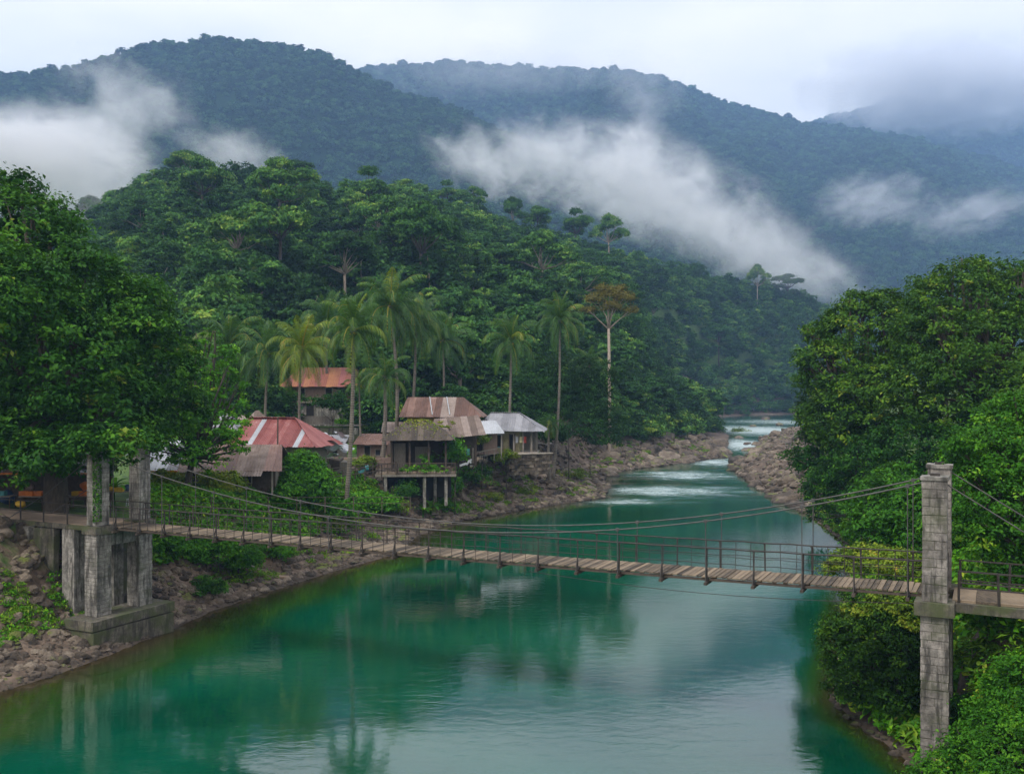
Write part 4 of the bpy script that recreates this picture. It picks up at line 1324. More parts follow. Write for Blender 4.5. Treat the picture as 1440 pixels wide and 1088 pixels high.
def base_at(x, Y, off=0.0):
    X = (x - 720) / F * Y
    return (X, Y, gz(X, Y) + off)

# the big dark tree at the left
LT = [(20, 335, 57, 75), (-60, 400, 58, 120), (95, 395, 57, 72), (60, 500, 55, 110), (165, 462, 57, 74), (226, 525, 58, 52), (150, 575, 55, 78), (30, 610, 54, 78),
      (214, 592, 59, 40), (-110, 560, 57, 130), (256, 572, 60, 36), (-25, 280, 59, 42), (28, 268, 58, 26), (75, 306, 58, 34), (130, 390, 56, 40),
      (195, 425, 60, 42), (262, 500, 60, 26), (10, 420, 52, 90), (110, 500, 53, 70), (120, 640, 57, 40), (-20, 300, 60, 60), (70, 640, 56, 36), (168, 626, 49.5, 26), (122, 622, 49.5, 30), (60, 640, 51, 38), (0, 655, 51, 42), (205, 622, 52, 20)]
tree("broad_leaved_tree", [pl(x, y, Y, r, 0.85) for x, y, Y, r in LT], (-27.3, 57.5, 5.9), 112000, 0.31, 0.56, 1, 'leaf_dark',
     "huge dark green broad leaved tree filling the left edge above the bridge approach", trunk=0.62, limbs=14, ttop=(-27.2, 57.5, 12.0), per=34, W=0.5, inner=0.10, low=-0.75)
# second shade tree behind it, darker
LT2 = [(-60, 560, 66, 110), (60, 590, 66, 80), (160, 590, 67, 70), (-20, 480, 68, 110)]
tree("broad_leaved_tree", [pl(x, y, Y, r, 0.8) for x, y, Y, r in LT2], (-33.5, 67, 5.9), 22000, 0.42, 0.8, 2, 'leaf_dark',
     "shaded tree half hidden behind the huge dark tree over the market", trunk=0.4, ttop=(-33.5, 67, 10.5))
# small tree on the lawn
LT3 = [(300, 505, 70, 34), (268, 545, 69, 38), (318, 560, 71, 30), (300, 600, 69, 38), (245, 605, 70, 34), (325, 625, 70, 22), (280, 640, 68, 26), (235, 640, 70, 22), (335, 590, 70, 16), (292, 475, 70, 16)]
tree("lawn_tree", [pl(x, y, Y, r, 0.8) for x, y, Y, r in LT3], base_at(262, 70), 9500, 0.28, 0.36, 3, 'leaf_bright',
     "slim forked tree with light green crown standing on the lawn behind the bridge", trunk=0.24, ttop=px(272, 640, 70), per=26, inner=0.1)

# right hand trees
RT1 = [(1355, 440, 74, 72), (1420, 440, 76, 66), (1320, 480, 72, 56), (1340, 393, 75, 30), (1378, 384, 75, 28), (1300, 430, 74, 26), (1415, 400, 76, 26), (1400, 520, 70, 90), (1480, 480, 74, 110), (1330, 560, 70, 80), (1440, 420, 73, 45), (1460, 600, 66, 90)]
tree("riverside_tree", [pl(x, y, Y, r, 0.85) for x, y, Y, r in RT1], base_at(1370, 74), 56000, 0.31, 0.54, 5, 'leaf_right',
     "tall olive green tree rising highest on the right bank behind the bridge tower", trunk=0.45, ttop=px(1370, 560, 74), per=30, inner=0.1, low=-0.7)
RT2 = [(1220, 470, 80, 62), (1180, 520, 80, 52), (1240, 430, 82, 26), (1205, 425, 80, 16), (1280, 470, 79, 52), (1165, 580, 82, 42), (1200, 590, 78, 62), (1250, 560, 76, 70), (1150, 470, 82, 18), (1142, 540, 82, 22), (1180, 450, 81, 20)]
tree("riverside_tree", [pl(x, y, Y, r, 0.85) for x, y, Y, r in RT2], base_at(1225, 80), 47000, 0.31, 0.54, 6, 'leaf_right',
     "wide tree with yellow tipped leaves overhanging the water left of the tallest right tree", trunk=0.4, ttop=px(1225, 600, 80), per=30, inner=0.1, low=-0.7)
RT3 = [(1160, 640, 84, 42), (1180, 690, 80, 46), (1145, 655, 86, 24), (1215, 660, 76, 56), (1270, 640, 70, 60), (1320, 650, 68, 60), (1235, 710, 72, 44), (1165, 605, 84, 32), (1160, 725, 86, 22), (1390, 640, 66, 70)]
tree("riverside_thicket", [pl(x, y, Y, r, 0.85) for x, y, Y, r in RT3], base_at(1230, 76), 42000, 0.27, 0.55, 7, 'leaf_dark',
     "deep green thicket below the olive trees, between rocky shelf and bridge tower", "thicket", trunk=0.2, ttop=px(1230, 700, 76), per=28, low=-0.6, sub=1)
RT4 = [(1200, 715, 56, 20), (1245, 700, 54, 44), (1225, 745, 52, 34), (1280, 720, 52, 44), (1260, 670, 55, 22), (1300, 760, 50, 40), (1335, 745, 48, 36)]
tree("shrub", [pl(x, y, Y, r, 0.85) for x, y, Y, r in RT4], base_at(1250, 53), 15000, 0.24, 0.40, 8, 'leaf_fresh',
     "fresh green shrub just behind the bridge rail beside the right tower", "shrub", trunk=0.1, per=26, sub=1)
RT5 = [(1195, 790, 46, 26), (1230, 785, 45, 30), (1265, 795, 43, 30), (1170, 800, 47, 12), (1290, 800, 41, 22)]
tree("shrub", [pl(x, y, Y, r, 0.7) for x, y, Y, r in RT5], base_at(1230, 45), 7500, 0.18, 0.3, 9, 'leaf_yellow',
     "yellow green shrub glowing behind the railing at the right end of the deck", "shrub", trunk=0.08, per=24, sub=1)
RT6 = [(1215, 880, 39, 44), (1255, 870, 38, 42), (1185, 905, 39.5, 30), (1230, 930, 38.5, 48), (1275, 920, 37, 44), (1200, 960, 39, 34), (1260, 970, 37, 34), (1170, 880, 40, 18), (1165, 930, 40, 12), (1290, 880, 37, 30)]
tree("overhanging_bush", [pl(x, y, Y, r, 0.9) for x, y, Y, r in RT6], base_at(1262, 38.5), 26000, 0.15, 0.27, 10, 'leaf_right',
     "large drooping bush under the bridge deck at the right with some orange leaves", "bush", trunk=0.09, per=26, inner=0.12, low=-0.8, sub=1)
RT6b = [(1235, 848, 38, 16), (1265, 850, 37, 18), (1280, 875, 36.6, 18), (1215, 862, 38.2, 14), (1190, 860, 39, 12)]
tree("shrub", [pl(x, y, Y, r, 0.7) for x, y, Y, r in RT6b], base_at(1262, 37.6), 3000, 0.15, 0.22, 11, 'leaf_yellow',
     "small golden shrub tucked directly under the right end of the deck", "shrub", trunk=0.05, per=22, sub=1)
RT7 = [(1400, 640, 38, 58), (1440, 600, 39, 52), (1385, 700, 37, 48), (1430, 720, 37, 66), (1375, 755, 36.5, 30), (1460, 660, 38, 80), (1400, 590, 39, 26), (1370, 660, 38, 26), (1420, 790, 37, 40), (1478, 760, 37, 60), (1480, 600, 40, 60)]
tree("riverside_tree", [pl(x, y, Y, r, 0.9) for x, y, Y, r in RT7], base_at(1470, 38.5), 42000, 0.16, 0.34, 12, 'leaf_fresh',
     "bright light green tree directly right of the bridge tower at the picture edge", trunk=0.16, per=28, inner=0.1, low=-0.8, sub=1)
RT8 = [(1455, 975, 30, 62), (1410, 1025, 30, 50), (1370, 1060, 30.2, 40), (1328, 1080, 30.4, 26), (1450, 1070, 29, 80), (1300, 1095, 30.6, 22), (1400, 985, 30.8, 24), (1490, 920, 31, 52), (1428, 950, 31.5, 20)]
tree("foreground_bush", [pl(x, y, Y, r, 0.9) for x, y, Y, r in RT8], (15.4, 30, 0.5), 36000, 0.125, 0.26, 13, 'leaf_fresh',
     "dense green bush in the lower right corner in front of the tower foot", "bush", trunk=0.1, per=28, inner=0.1, low=-0.7, sub=1)
RT9 = [(1350, 1000, 33.5, 22), (1330, 1015, 33.2, 16), (1390, 955, 33.5, 20), (1375, 1000, 32.5, 26)]
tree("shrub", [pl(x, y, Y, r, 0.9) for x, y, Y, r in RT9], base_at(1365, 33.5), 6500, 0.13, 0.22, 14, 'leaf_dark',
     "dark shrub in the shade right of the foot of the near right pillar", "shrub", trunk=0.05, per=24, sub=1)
# slopes of the right bank further back
for k, (x, y, Y, r) in enumerate([(1560, 420, 95, 160), (1330, 450, 120, 70), (1600, 600, 60, 160), (1560, 820, 42, 140), (1600, 980, 34, 120)]):
    lob = [pl(x + dx_, y + dy_, Y, r * .6, .8) for dx_, dy_ in ((-r * .5, 0), (r * .5, 0), (0, -r * .4), (0, r * .5), (-r * .4, r * .8))]
    tree("riverside_tree", lob, base_at(x, Y), 9000, 0.5 if Y > 50 else 0.3, 0.8, 60 + k, 'leaf_right', "broad tree on the rising right bank behind the nearest olive green trees", "tree",
         "trees higher up the right bank", trunk=0.3, per=26, sub=0)

THK = []
for k in range(4):
    rq = random.Random(900 + k)
    lb_ = [(rq.uniform(-1.2, 1.2), rq.uniform(-1.2, 1.2), rq.uniform(.5, 1.6), rq.uniform(.8, 1.3), rq.uniform(.8, 1.3), rq.uniform(.7, 1.2)) for _ in range(5)]
    THK.append(crown("thicket_clump", lb_, 2200, 0.2, 0.36, 910 + k, M['leaf_dark' if k % 2 else 'leaf_fresh'], per=22, inner=.05, low=-.3))
def thicket(name, ar, yr__, dr__, left, n, label):
    arr = np.array([(p[0], p[1]) for p in bank_points(n, ar, yr__, dr__, left)])
    k_ = ~((np.abs(arr[:, 0] + 33) < 12) & (arr[:, 1] > 50) & (arr[:, 1] < 72))
    k_ &= ~((arr[:, 0] > 0) & (arr[:, 0] < 23.5) & (arr[:, 1] > 24) & (arr[:, 1] < 42))
    k_ &= ~((arr[:, 0] < 0) & (arr[:, 0] > -37) & (arr[:, 1] > 42) & (arr[:, 1] < 72))
    arr = arr[k_]; n = len(arr)
    scatter(name, np.stack([arr[:, 0], arr[:, 1], ground(arr[:, 0], arr[:, 1]) - .2], 1), rb.uniform(.7, 1.5, size=n), rb.uniform(0, 6.28, size=n), rb.integers(0, 4, size=n), THK, label)
thicket("right_bank_thicket", (1445, 2600), (12, 110), (3.0, 40), False, 900, "tangled thicket covering the right bank beside the bridge end")
thicket("left_bank_thicket", (-1200, -30), (14, 110), (7.0, 40), True, 900, "tangled thicket covering the left bank beside the bridge end")
# shrubs of the left side, each with its own look
def shrub(x, y, Y, r, seed, mat, label, n=3500, leaf=0.2, wide=1.0, tall=0.85, nl=5):
    rg = random.Random(seed)
    if seed not in (412, 413, 415, 416, 419, 420, 433, 434, 435):
        hx_, hy_, hz_ = hit(x, y + r * tall * 0.75, Y - 14)
        if abs(hy_ - Y) < 18: r_new = r; Y = hy_ - 0.6
    lobes = [pl(x + rg.uniform(-.8, .8) * r * wide, y + rg.uniform(-.7, .6) * r * tall, Y + rg.uniform(-1, 1), r * rg.uniform(.4, .65), .85) for _ in range(nl)] + [pl(x, y, Y, r * .6, .8)]
    tree("shrub", lobes, base_at(x, Y, -0.1), n, leaf, leaf * 1.7, seed, mat, label, "shrub", None, trunk=0.06, per=24, sub=0, limbs=4)
shrub(422, 682, 74, 38, 401, 'leaf_bright', "tall bright green shrub in front of the red roofed house", 12000, 0.27, 1.0, 1.0, 8)
shrub(395, 700, 71, 30, 402, 'leaf_bright', "lower light green shrub leaning left at the foot of the tallest bright one", 5000, 0.24)
shrub(452, 705, 73, 34, 403, 'leaf_bright', "bright leafy shrub between the tallest bright shrub and the leaning palm trunk", 6500, 0.25)
shrub(525, 705, 80, 26, 404, 'leaf_bright', "light green shrub on the bank edge right of the palm trunk by the bridge", 5500, 0.27, 1.3, .6)
shrub(545, 712, 78, 24, 405, 'leaf_yellow', "yellow green low shrub on the bank just above the bridge deck", 3500, 0.24, 1.6, .5)
shrub(470, 735, 71, 22, 406, 'leaf_yellow', "small yellow green shrub at the root of the palm by the bridge", 2500, 0.2, 1.6, .5)
shrub(290, 775, 60, 38, 407, 'leaf_bright', "large fern like shrub hanging on the bank under the left third of the deck", 8000, 0.22, 1.3, .7, 7)
shrub(335, 790, 61, 28, 408, 'leaf_fresh', "green shrub on the bank slope right of the fern like one under the deck", 4500, 0.2, 1.2, .7)
shrub(240, 765, 57, 24, 409, 'leaf_bright', "green shrub close beside the far left pillar under the deck", 3500, 0.2)
shrub(295, 825, 58, 18, 410, 'leaf_dark', "dark low shrub near the water below the fern like shrub", 2000, 0.18, 1.2, .6)
shrub(385, 775, 67, 18, 411, 'leaf_bright', "small rounded shrub on the bare bank under the middle left of the deck", 1800, 0.18, 1.4, .6)
shrub(250, 680, 71, 26, 412, 'leaf_yellow', "yellowish hedge bush against the white wall left of the lawn tree", 3000, 0.22, 1.3, .8)
shrub(310, 680, 72, 26, 413, 'leaf_yellow', "yellowish green bush under the low brown roof right of the lawn tree", 3500, 0.22, 1.3, .8)
shrub(360, 672, 75, 24, 414, 'leaf_dark', "dark green bush at the corner of the low brown roof", 3000, 0.24)
shrub(600, 650, 97, 10, 415, 'leaf_bright', "bright creeper plant at the front corner of the dark roofed hut", 900, 0.2, .8, 1.4)
shrub(640, 640, 98.5, 18, 416, 'leaf_bright', "tall leafy plant at the right corner of the dark roofed hut", 2500, 0.25, .7, 1.4)
shrub(610, 690, 93, 20, 417, 'leaf_bright', "green shrub on the rocky slope right of the hut stilts", 2200, 0.26, 1.3, .8)
shrub(572, 690, 90, 18, 436, 'leaf_dark', "dark shrub growing up against the stilts of the hut terrace", 2600, 0.24, 1.2, .8)
shrub(628, 682, 92, 16, 437, 'leaf_bright', "light shrub at the right foot of the stilted terrace", 2200, 0.24, 1.1, .8)
shrub(600, 718, 84, 14, 438, 'leaf_yellow', "yellow green tussock shrub on the earth slope below the hut terrace", 1600, 0.22, 1.6, .5)
shrub(660, 665, 97, 20, 418, 'leaf_fresh', "spreading green shrub below the pale ledge right of the hut", 2200, 0.26, 1.5, .6)
shrub(712, 640, 108, 10, 419, 'leaf_yellow', "yellow green plant beside the porch of the grey roofed house", 900, 0.25, 1.4, .7)
shrub(678, 618, 106, 8, 420, 'leaf_yellow', "small yellow flowering tree in front of the pale tin roof", 900, 0.25, 1.0, .8)
shrub(515, 652, 92, 12, 421, 'leaf_yellow', "yellow green bushes in the yard behind the palm trunk by the bridge", 2500, 0.3, 1.5, .8)
shrub(536, 604, 108, 14, 422, 'leaf_dark', "dark bush between the upper house and the dark roofed hut", 3000, 0.3, 1.2, .9)
shrub(640, 560, 124, 30, 423, 'leaf_hill', "rounded bush behind the rust brown roof", 3500, 0.35, 1.2, .9)
shrub(710, 568, 126, 26, 424, 'leaf_bright', "lighter bush on the slope behind the grey roofed house", 3000, 0.35, 1.3, .7)
shrub(800, 560, 128, 62, 425, 'leaf_hill', "large rounded green thicket right of the grey roofed house at the forest foot", 16000, 0.36, 1.0, 1.0, 9)
shrub(830, 600, 140, 40, 426, 'leaf_hill', "lower part thicket reaching the boulders right of the large rounded one", 7000, 0.38, 1.0, .8)
shrub(770, 600, 124, 28, 427, 'leaf_hill', "dark thicket tight against the right end of the grey roofed house", 4500, 0.36)
shrub(700, 735, 88, 1, 428, 'grass', "tuft at the inlet edge", 30, 0.3) if False else None
shrub(690, 700, 102, 11, 429, 'leaf_yellow', "mossy yellow green cushion bush on the stony bank nearest the inlet", 1100, 0.22, 1.6, .5)
shrub(740, 692, 106, 12, 430, 'leaf_yellow', "yellow green bush among the stones halfway along the left bank", 1100, 0.22, 1.6, .5)
shrub(800, 668, 124, 12, 431, 'leaf_yellow', "yellow green bush among boulders near the rapids", 1000, 0.26, 1.6, .5)
shrub(630, 712, 95, 14, 432, 'leaf_bright', "bright bush on the inlet edge below the hut", 1500, 0.24, 1.5, .6)
shrub(420, 560, 122, 12, 433, 'leaf_dark', "climbing greenery on the left half of the upper house", 1100, 0.3, 1.5, .5)
shrub(468, 565, 121, 18, 434, 'leaf_dark', "dark bush under the right half of the upper house", 2200, 0.3, 1.6, .7)
shrub(1040, 606, 290, 7, 435, 'leaf_yellow', "small green islet bush in the upstream rapids", 500, 0.5, 2.0, .4)

# the orange tree with a bare double trunk
ot = empty("orange_leaved_tree", (px(857, 500, 165).x, 165, gz(px(857, 500, 165).x, 165) - 1), 0, "tall tree with thin orange brown umbrella crown and bare pale trunks on the slope", "tree")
ob = Vector(ot.location)
OL = [pl(x, y, 165, r, .55) for x, y, r in ((857, 412, 13), (838, 420, 13), (878, 418, 13), (828, 436, 9), (887, 436, 9), (860, 432, 14), (846, 405, 8), (870, 405, 8))]
OLr = [(l[0] - ob.x, l[1] - ob.y, l[2] - ob.z, l[3], l[4] * 1.0, l[5]) for l in OL]
link("crown", crown("crown", OLr, 6500, 0.34, 0.8, 55, M['leaf_orange'], 16, .45, .2, -.5), ot)
link("trunk", limb_mesh("trunk", (0, 0, 0), OLr, 0.28, M['bark_pale'], 56, tuple(px(856, 462, 165) - ob), 4), ot)

# ================================================================ PALMS
def frond_mesh(e0, L, seed, mat, droop=1.0, nl=30):
    rg = np.random.default_rng(seed)
    pts = []; p = np.array([0.0, 0, 0]); e = e0
    n = 14
    for i in range(n + 1):
        pts.append(p.copy())
        st = L / n
        p = p + np.array([math.cos(e) * st, 0, math.sin(e) * st])
        e -= droop * (0.045 + 0.16 * (i / n) ** 1.3) * (0.35 + math.cos(max(e, -1.4)))
        e = max(e, -1.5)
    pts = np.array(pts)
    V = []; Fc = []; T = []
    # midrib: three sided
    for i in range(n):
        a, b = pts[i], pts[i + 1]
        w0 = 0.015 * (1 - i / n) + 0.004
        k = len(V)
        V += [a + (0, w0, 0), a - (0, w0, 0), a - (0, 0, w0), b + (0, w0, 0), b - (0, w0, 0), b - (0, 0, w0)]
        Fc += [(k, k + 1, k + 4), (k, k + 4, k + 3), (k + 1, k + 2, k + 5), (k + 1, k + 5, k + 4), (k + 2, k, k + 3), (k + 2, k + 3, k + 5)]
        T += [0.85] * 6
    for j in range(nl * 2):
        sgn = 1 if j % 2 else -1
        t = 0.10 + 0.90 * (j // 2) / nl
        f = t * n; i = min(int(f), n - 1); q = f - i
        a = pts[i] * (1 - q) + pts[i + 1] * q
        d = pts[i + 1] - pts[i]; d /= np.linalg.norm(d)
        ll = L * 0.225 * (math.sin(math.pi * min(1, t * 0.88 + 0.12)) ** 0.55) * rg.uniform(.85, 1.1)
        up = np.cross(d, (0, 1, 0)) * -1
        if up[2] < 0: up = -up
        dirv = d * 0.7 + np.array([0, sgn, 0]) * 0.85 + np.array([0, 0, -0.35 - 0.25 * rg.uniform()])
        dirv /= np.linalg.norm(dirv)
        m_ = a + dirv * ll * 0.55 + np.array([0, 0, 0.04 * L * .3])
        tip = a + dirv * ll + np.array([0, 0, -ll * 0.35])
        w = L * 0.0095
        k = len(V)
        V += [a - d * w * .5, a + d * w * .5, m_ + d * w, m_ - d * w, tip]
        Fc += [(k, k + 1, k + 2), (k, k + 2, k + 3), (k + 3, k + 2, k + 4)]
        T += [float(np.clip(rg.normal(.48, .14) + (t - .5) * .15, 0, 1))] * 5
    return np_mesh("frond", np.array(V), np.array(Fc), mat, {"tint": T})
FRONDS = {}
for mk in ('leaf_palm', 'leaf_palm_yellow'):
    FRONDS[mk] = {}
    for q, (e, dr) in enumerate([(84, .8), (66, 1.1), (46, 1.4), (26, 1.6), (4, 1.7), (-26, 1.3)]):
        FRONDS[mk][q] = [frond_mesh(R(e + 4 * v), 1.0, 500 + q * 3 + v, M[mk], dr) for v in range(2)]
def palm(xc, yc, xb, Y, L, label, seed, mat='leaf_palm', tr=0.17, nf=(5, 5, 5, 6, 6, 5), group=None, base_z=None, lean=None, dry=3, Yb=None, yb=None):
    if yb: Yb = hit(xb, yb, Y - 20)[1]; Y = Yb + (Y - Yb) * .0
    Yb = Yb or Y
    top = px(xc, yc, Y)
    X0 = (xb - 720) / F * Yb
    bz = gz(X0, Yb) if base_z is None else base_z
    base = Vector((X0, Yb, bz))
    rr = random.Random(seed)
    t = empty("palm_tree", base, 0, label, "palm tree", group or "coconut palms round the village")
    tp = top - base
    mb = MB()
    pts = []; rad = []
    n = 14
    bend = Vector((rr.uniform(-.35, .35), 0, 0)) if lean is None else Vector((lean, 0, 0))
    for i in range(n + 1):
        q = i / n
        pts.append(Vector((0, 0, -.3)).lerp(tp, q) + bend * math.sin(math.pi * q))
        rad.append(tr * (1.35 - .35 * min(1, q * 6)) * (1 - 0.35 * q) * (1 + .04 * ((i * 7) % 3 - 1)))
    mb.tube(pts, rad, 9)
    mb.build("trunk", M['palm_bark'], t, smooth=True)
    MB().tube([tp - Vector((0, 0, .25)), tp + Vector((0, 0, .05)), tp + Vector((0, 0, .5))], [tr * .8, tr * 1.3, tr * .3], 8).build("crown_shaft", M['palm_bark'], t, smooth=True)
    az = rr.uniform(0, 6.28)
    for q, cnt in enumerate(nf):
        for k in range(cnt):
            az += 2.399963 + rr.uniform(-.2, .2)
            s = L * rr.uniform(.85, 1.1) * (0.8 if q == 0 else 1.0)
            mk = mat if rr.random() > .06 else 'leaf_palm_yellow'
            link("frond", FRONDS[mk][q][rr.randrange(2)], t, tuple(tp + Vector((0, 0, rr.uniform(-.05, .15)))), (rr.uniform(-.12, .12), 0, az), s)
    nuts = MB()
    for k in range(5):
        a = rr.uniform(0, 6.28)
        c = tp + Vector((math.cos(a) * tr * 1.7, math.sin(a) * tr * 1.7, -.12 - .1 * rr.random()))
        nuts = MB(); nuts.tube([c + Vector((0, 0, -.11)), c + Vector((0, 0, -.06)), c + Vector((0, 0, .05)), c + Vector((0, 0, .11))], [.03, .10, .10, .03], 7)
        nuts.build("coconut", M['roof_shake'] if k % 2 else M['yellow'], t, smooth=True)
    return t
palm(497, 466, 482, 75, 4.3, "tall slender coconut palm rooted at the bank just behind the bridge, tallest near trunk", 1, yb=752, tr=0.21, lean=.25)
palm(424, 492, 425, 90, 4.2, "yellow green coconut palm with pale thin trunk in front of the upper house", 2, 'leaf_palm_yellow', tr=0.15, lean=-.25)
palm(378, 500, 373, 112, 5.6, "full green palm with hanging fronds left of the upper house", 3, nf=(3, 4, 6, 7, 7, 7), tr=.2)
palm(322, 487, 330, 116, 5.6, "palm partly behind the lawn tree, leftmost of the village palms", 4, tr=.2)
palm(548, 432, 556, 112, 6.2, "very tall shaggy palm between the bridge palm and the dark roofed hut", 5, nf=(4, 5, 7, 7, 7, 8), tr=.24, lean=.5)
palm(585, 455, 575, 118, 5.6, "shaggy palm just right of the very tall one, over the rust brown roof", 6, nf=(3, 4, 7, 7, 7, 8), tr=.22)
palm(541, 532, 537, 93, 4.0, "short palm with brown knotted trunk close left of the dark roofed hut", 7, yb=655, nf=(3, 4, 5, 6, 5, 4), tr=.26, lean=.2)
palm(719, 482, 712, 98, 4.6, "tall palm rooted among the rocks in front of the grey roofed house", 8, yb=664, tr=.2, lean=.12)
palm(787, 452, 777, 121, 4.8, "tall palm with bowed pale trunk right of the grey roofed house", 9, tr=.19, lean=.35)
palm(829, 513, 822, 133, 4.0, "small leaning palm inside the large rounded thicket", 10, nf=(2, 3, 4, 5, 4, 3), tr=.15, base_z=12.0)
palm(345, 398, 350, 165, 5.2, "dark palm high on the slope above the leftmost village palm", 11, nf=(3, 4, 6, 6, 6, 6), tr=.22)
palm(505, 540, 508, 108, 2.6, "small young palm right beside the upper house", 12, nf=(3, 4, 5, 5, 3, 2), tr=.14)
palm(460, 455, 462, 128, 5.6, "hazy green palm behind the crown of the bridge palm", 13, tr=.2)
palm(300, 500, 305, 128, 5.6, "palm crown seen between the huge dark tree and the leftmost village palm", 14, tr=.2)
palm(622, 480, 620, 132, 5.8, "dark palm standing in the forest edge above the rust brown roof", 15, tr=.2)
palm(772, 598, 773, 119, 2.2, "drooping young palm at the end of the pale ledge", 16, nf=(1, 2, 3, 4, 6, 8), tr=.2)
# banana like plants in the yard
def banana(x, Y, h, seed, label):
    b = base_at(x, Y); rr = random.Random(seed)
    t = empty("banana_plant", b, 0, label, "banana plant", "banana plants of the village")
    MB().tube([(0, 0, -.1), (0, 0, h * .45)], [.1, .06], 7).build("stem", M['leaf_bright'], t)
    for k in range(7):
        az = k * 2.4 + rr.uniform(-.3, .3); el = R(rr.uniform(25, 75)); L = h * .62
        V = []; Fc = []; n = 6; e = el; p = np.array([0., 0., h * .42])
        for i in range(n + 1):
            w = 0.16 * h * .5 * math.sin(math.pi * min(1, .12 + .86 * i / n)) + .01
            d = np.array([math.cos(e) * math.cos(az), math.cos(e) * math.sin(az), math.sin(e)])
            sd = np.array([-math.sin(az), math.cos(az), 0])
            V += [p + sd * w + (0, 0, w * .35), p, p - sd * w + (0, 0, w * .35)]
            p = p + d * L / n; e -= .26
        for i in range(n):
            a = i * 3
            Fc += [(a, a + 1, a + 4, a + 3), (a + 1, a + 2, a + 5, a + 4)]
        link("leaf", np_mesh("leaf", np.array(V), np.array(Fc), M['leaf_bright'], {"tint": [rr.uniform(.3, .8)] * len(V)}), t)
for k, (x, Y, h, lb) in enumerate([(606, 96, 2.4, "banana plant with broad upright leaf before the dark roofed hut"), (380, 82, 2.6, "banana plant beside the red roofed house"),
                               (595, 94, 1.6, "short banana plant on the hut terrace"), (565, 104, 2.8, "banana plant behind the left eave of the dark roofed hut"),
                               (470, 84, 2.6, "banana plant in the yard beside the pile of white sheets"), (160, 62, 2.2, "banana plant under the huge dark tree between the left pillars")]):
    banana(x, Y, h, 600 + k, lb)
# dry branches and driftwood on the stony bank
for k in range(26):
    (X, Y, d_), = bank_points(1, (600, 860), (94, 135), (1, 12))
    L = random.Random(k).uniform(.8, 2.2); a = random.Random(k + 99).uniform(0, 3.1)
    z = gz(X, Y) + .12
    mb = MB(); mb.tube([(-L / 2, 0, 0), (0, .12, .1), (L / 2, -.05, .04)], [.07, .05, .02], 5)
    o = mb.build("driftwood", M['bark_pale'], None, loc=(X, Y, z), rot=(0, random.Random(k).uniform(-.2, .3), a))
    tag(o, "pale dead branch lying on the stony left bank", "driftwood", "dead branches on the stony bank")
# ================================================================ HOUSES
def slope(parent, e0, e1, r0, r1, n, mats, name="roof_sheet", thick=0.03, corr=0.02, over=0.25, seed=0, gapz=0.012, miss=()):
    """one roof slope from eave e0-e1 up to ridge r0-r1, split in n sheets that are parts of the roof"""
    e0, e1, r0, r1 = map(Vector, (e0, e1, r0, r1))
    eu = (e1 - e0); L = eu.length; eu.normalize()
    ua = (r0 - e0).dot(eu) / L; ub = (r1 - e0).dot(eu) / L
    up = (r0 - e0) - eu * (r0 - e0).dot(eu)
    nrm = eu.cross(up).normalized()
    if nrm.z < 0: nrm = -nrm
    rr = random.Random(seed)
    def T(u):
        t = 1.0
        if ua > 1e-3: t = min(t, u / ua)
        if ub < 1 - 1e-3: t = min(t, (1 - u) / (1 - ub))
        return max(t, 0.0)
    mats = mats if isinstance(mats, (list, tuple)) else [mats]
    for k in range(n):
        if k in miss: continue
        us = [(k + j / 6) / n for j in range(7)]
        lift = rr.uniform(0, gapz) + (k % 2) * gapz
        ex = rr.uniform(0, .10)
        V = []; Fc = []
        for layer in (0, 1):
            for j, u in enumerate(us):
                c = corr * (1 if j % 2 else -1)
                off = nrm * (c + lift - layer * thick)
                a = e0 + eu * (L * u) - up.normalized() * (over + ex)
                b = e0 + eu * (L * u) + up * T(u)
                V += [a + off, a.lerp(b, .5) + off - nrm * 0.0, b + off]
        m_ = 21
        for j in range(6):
            for i in range(2):
                a = j * 3 + i
                Fc.append((a, a + 3, a + 4, a + 1)); Fc.append((a + m_, a + m_ + 1, a + m_ + 4, a + m_ + 3))
            a = j * 3
            Fc.append((a, a + m_, a + m_ + 3, a + 3)); Fc.append((a + 2, a + 5, a + m_ + 5, a + m_ + 2))
        for a in (0, 18):
            for i in range(2): Fc.append((a + i, a + i + 1, a + i + 1 + m_, a + i + m_))
        me = bpy.data.meshes.new(name); me.from_pydata([tuple(v) for v in V], [], Fc)
        me.materials.append(M[rr.choice(mats)]); me.update()
        link(name, me, parent)
def boards(parent, a, b, h, n, mat, name="wall", t=0.06, seed=0, vertical=True, gap=.015):
    a = Vector(a); b = Vector(b); d = b - a; L = d.length; rz = math.atan2(d.y, d.x); rr = random.Random(seed)
    mb = MB()
    mb.box((a + b) / 2 + Vector((0, 0, h / 2)), (L, t * .5, h), rz=rz)
    if vertical:
        for k in range(n):
            c = a + d * ((k + .5) / n)
            hh = h - rr.uniform(0, .04)
            mb.box(c + Vector((0, 0, hh / 2)), (L / n - gap, t + rr.uniform(0, .02), hh), rz=rz)
    else:
        for k in range(n):
            mb.box((a + b) / 2 + Vector((0, 0, h * (k + .5) / n)), (L, t + rr.uniform(0, .02), h / n - gap), rz=rz)
    return mb.build(name, M[mat], parent)
def posts(parent, pts, h, w, mat, name="post"):
    for p in pts:
        MB().box(Vector(p) + Vector((0, 0, h / 2)), (w, w, h)).build(name, M[mat], parent)
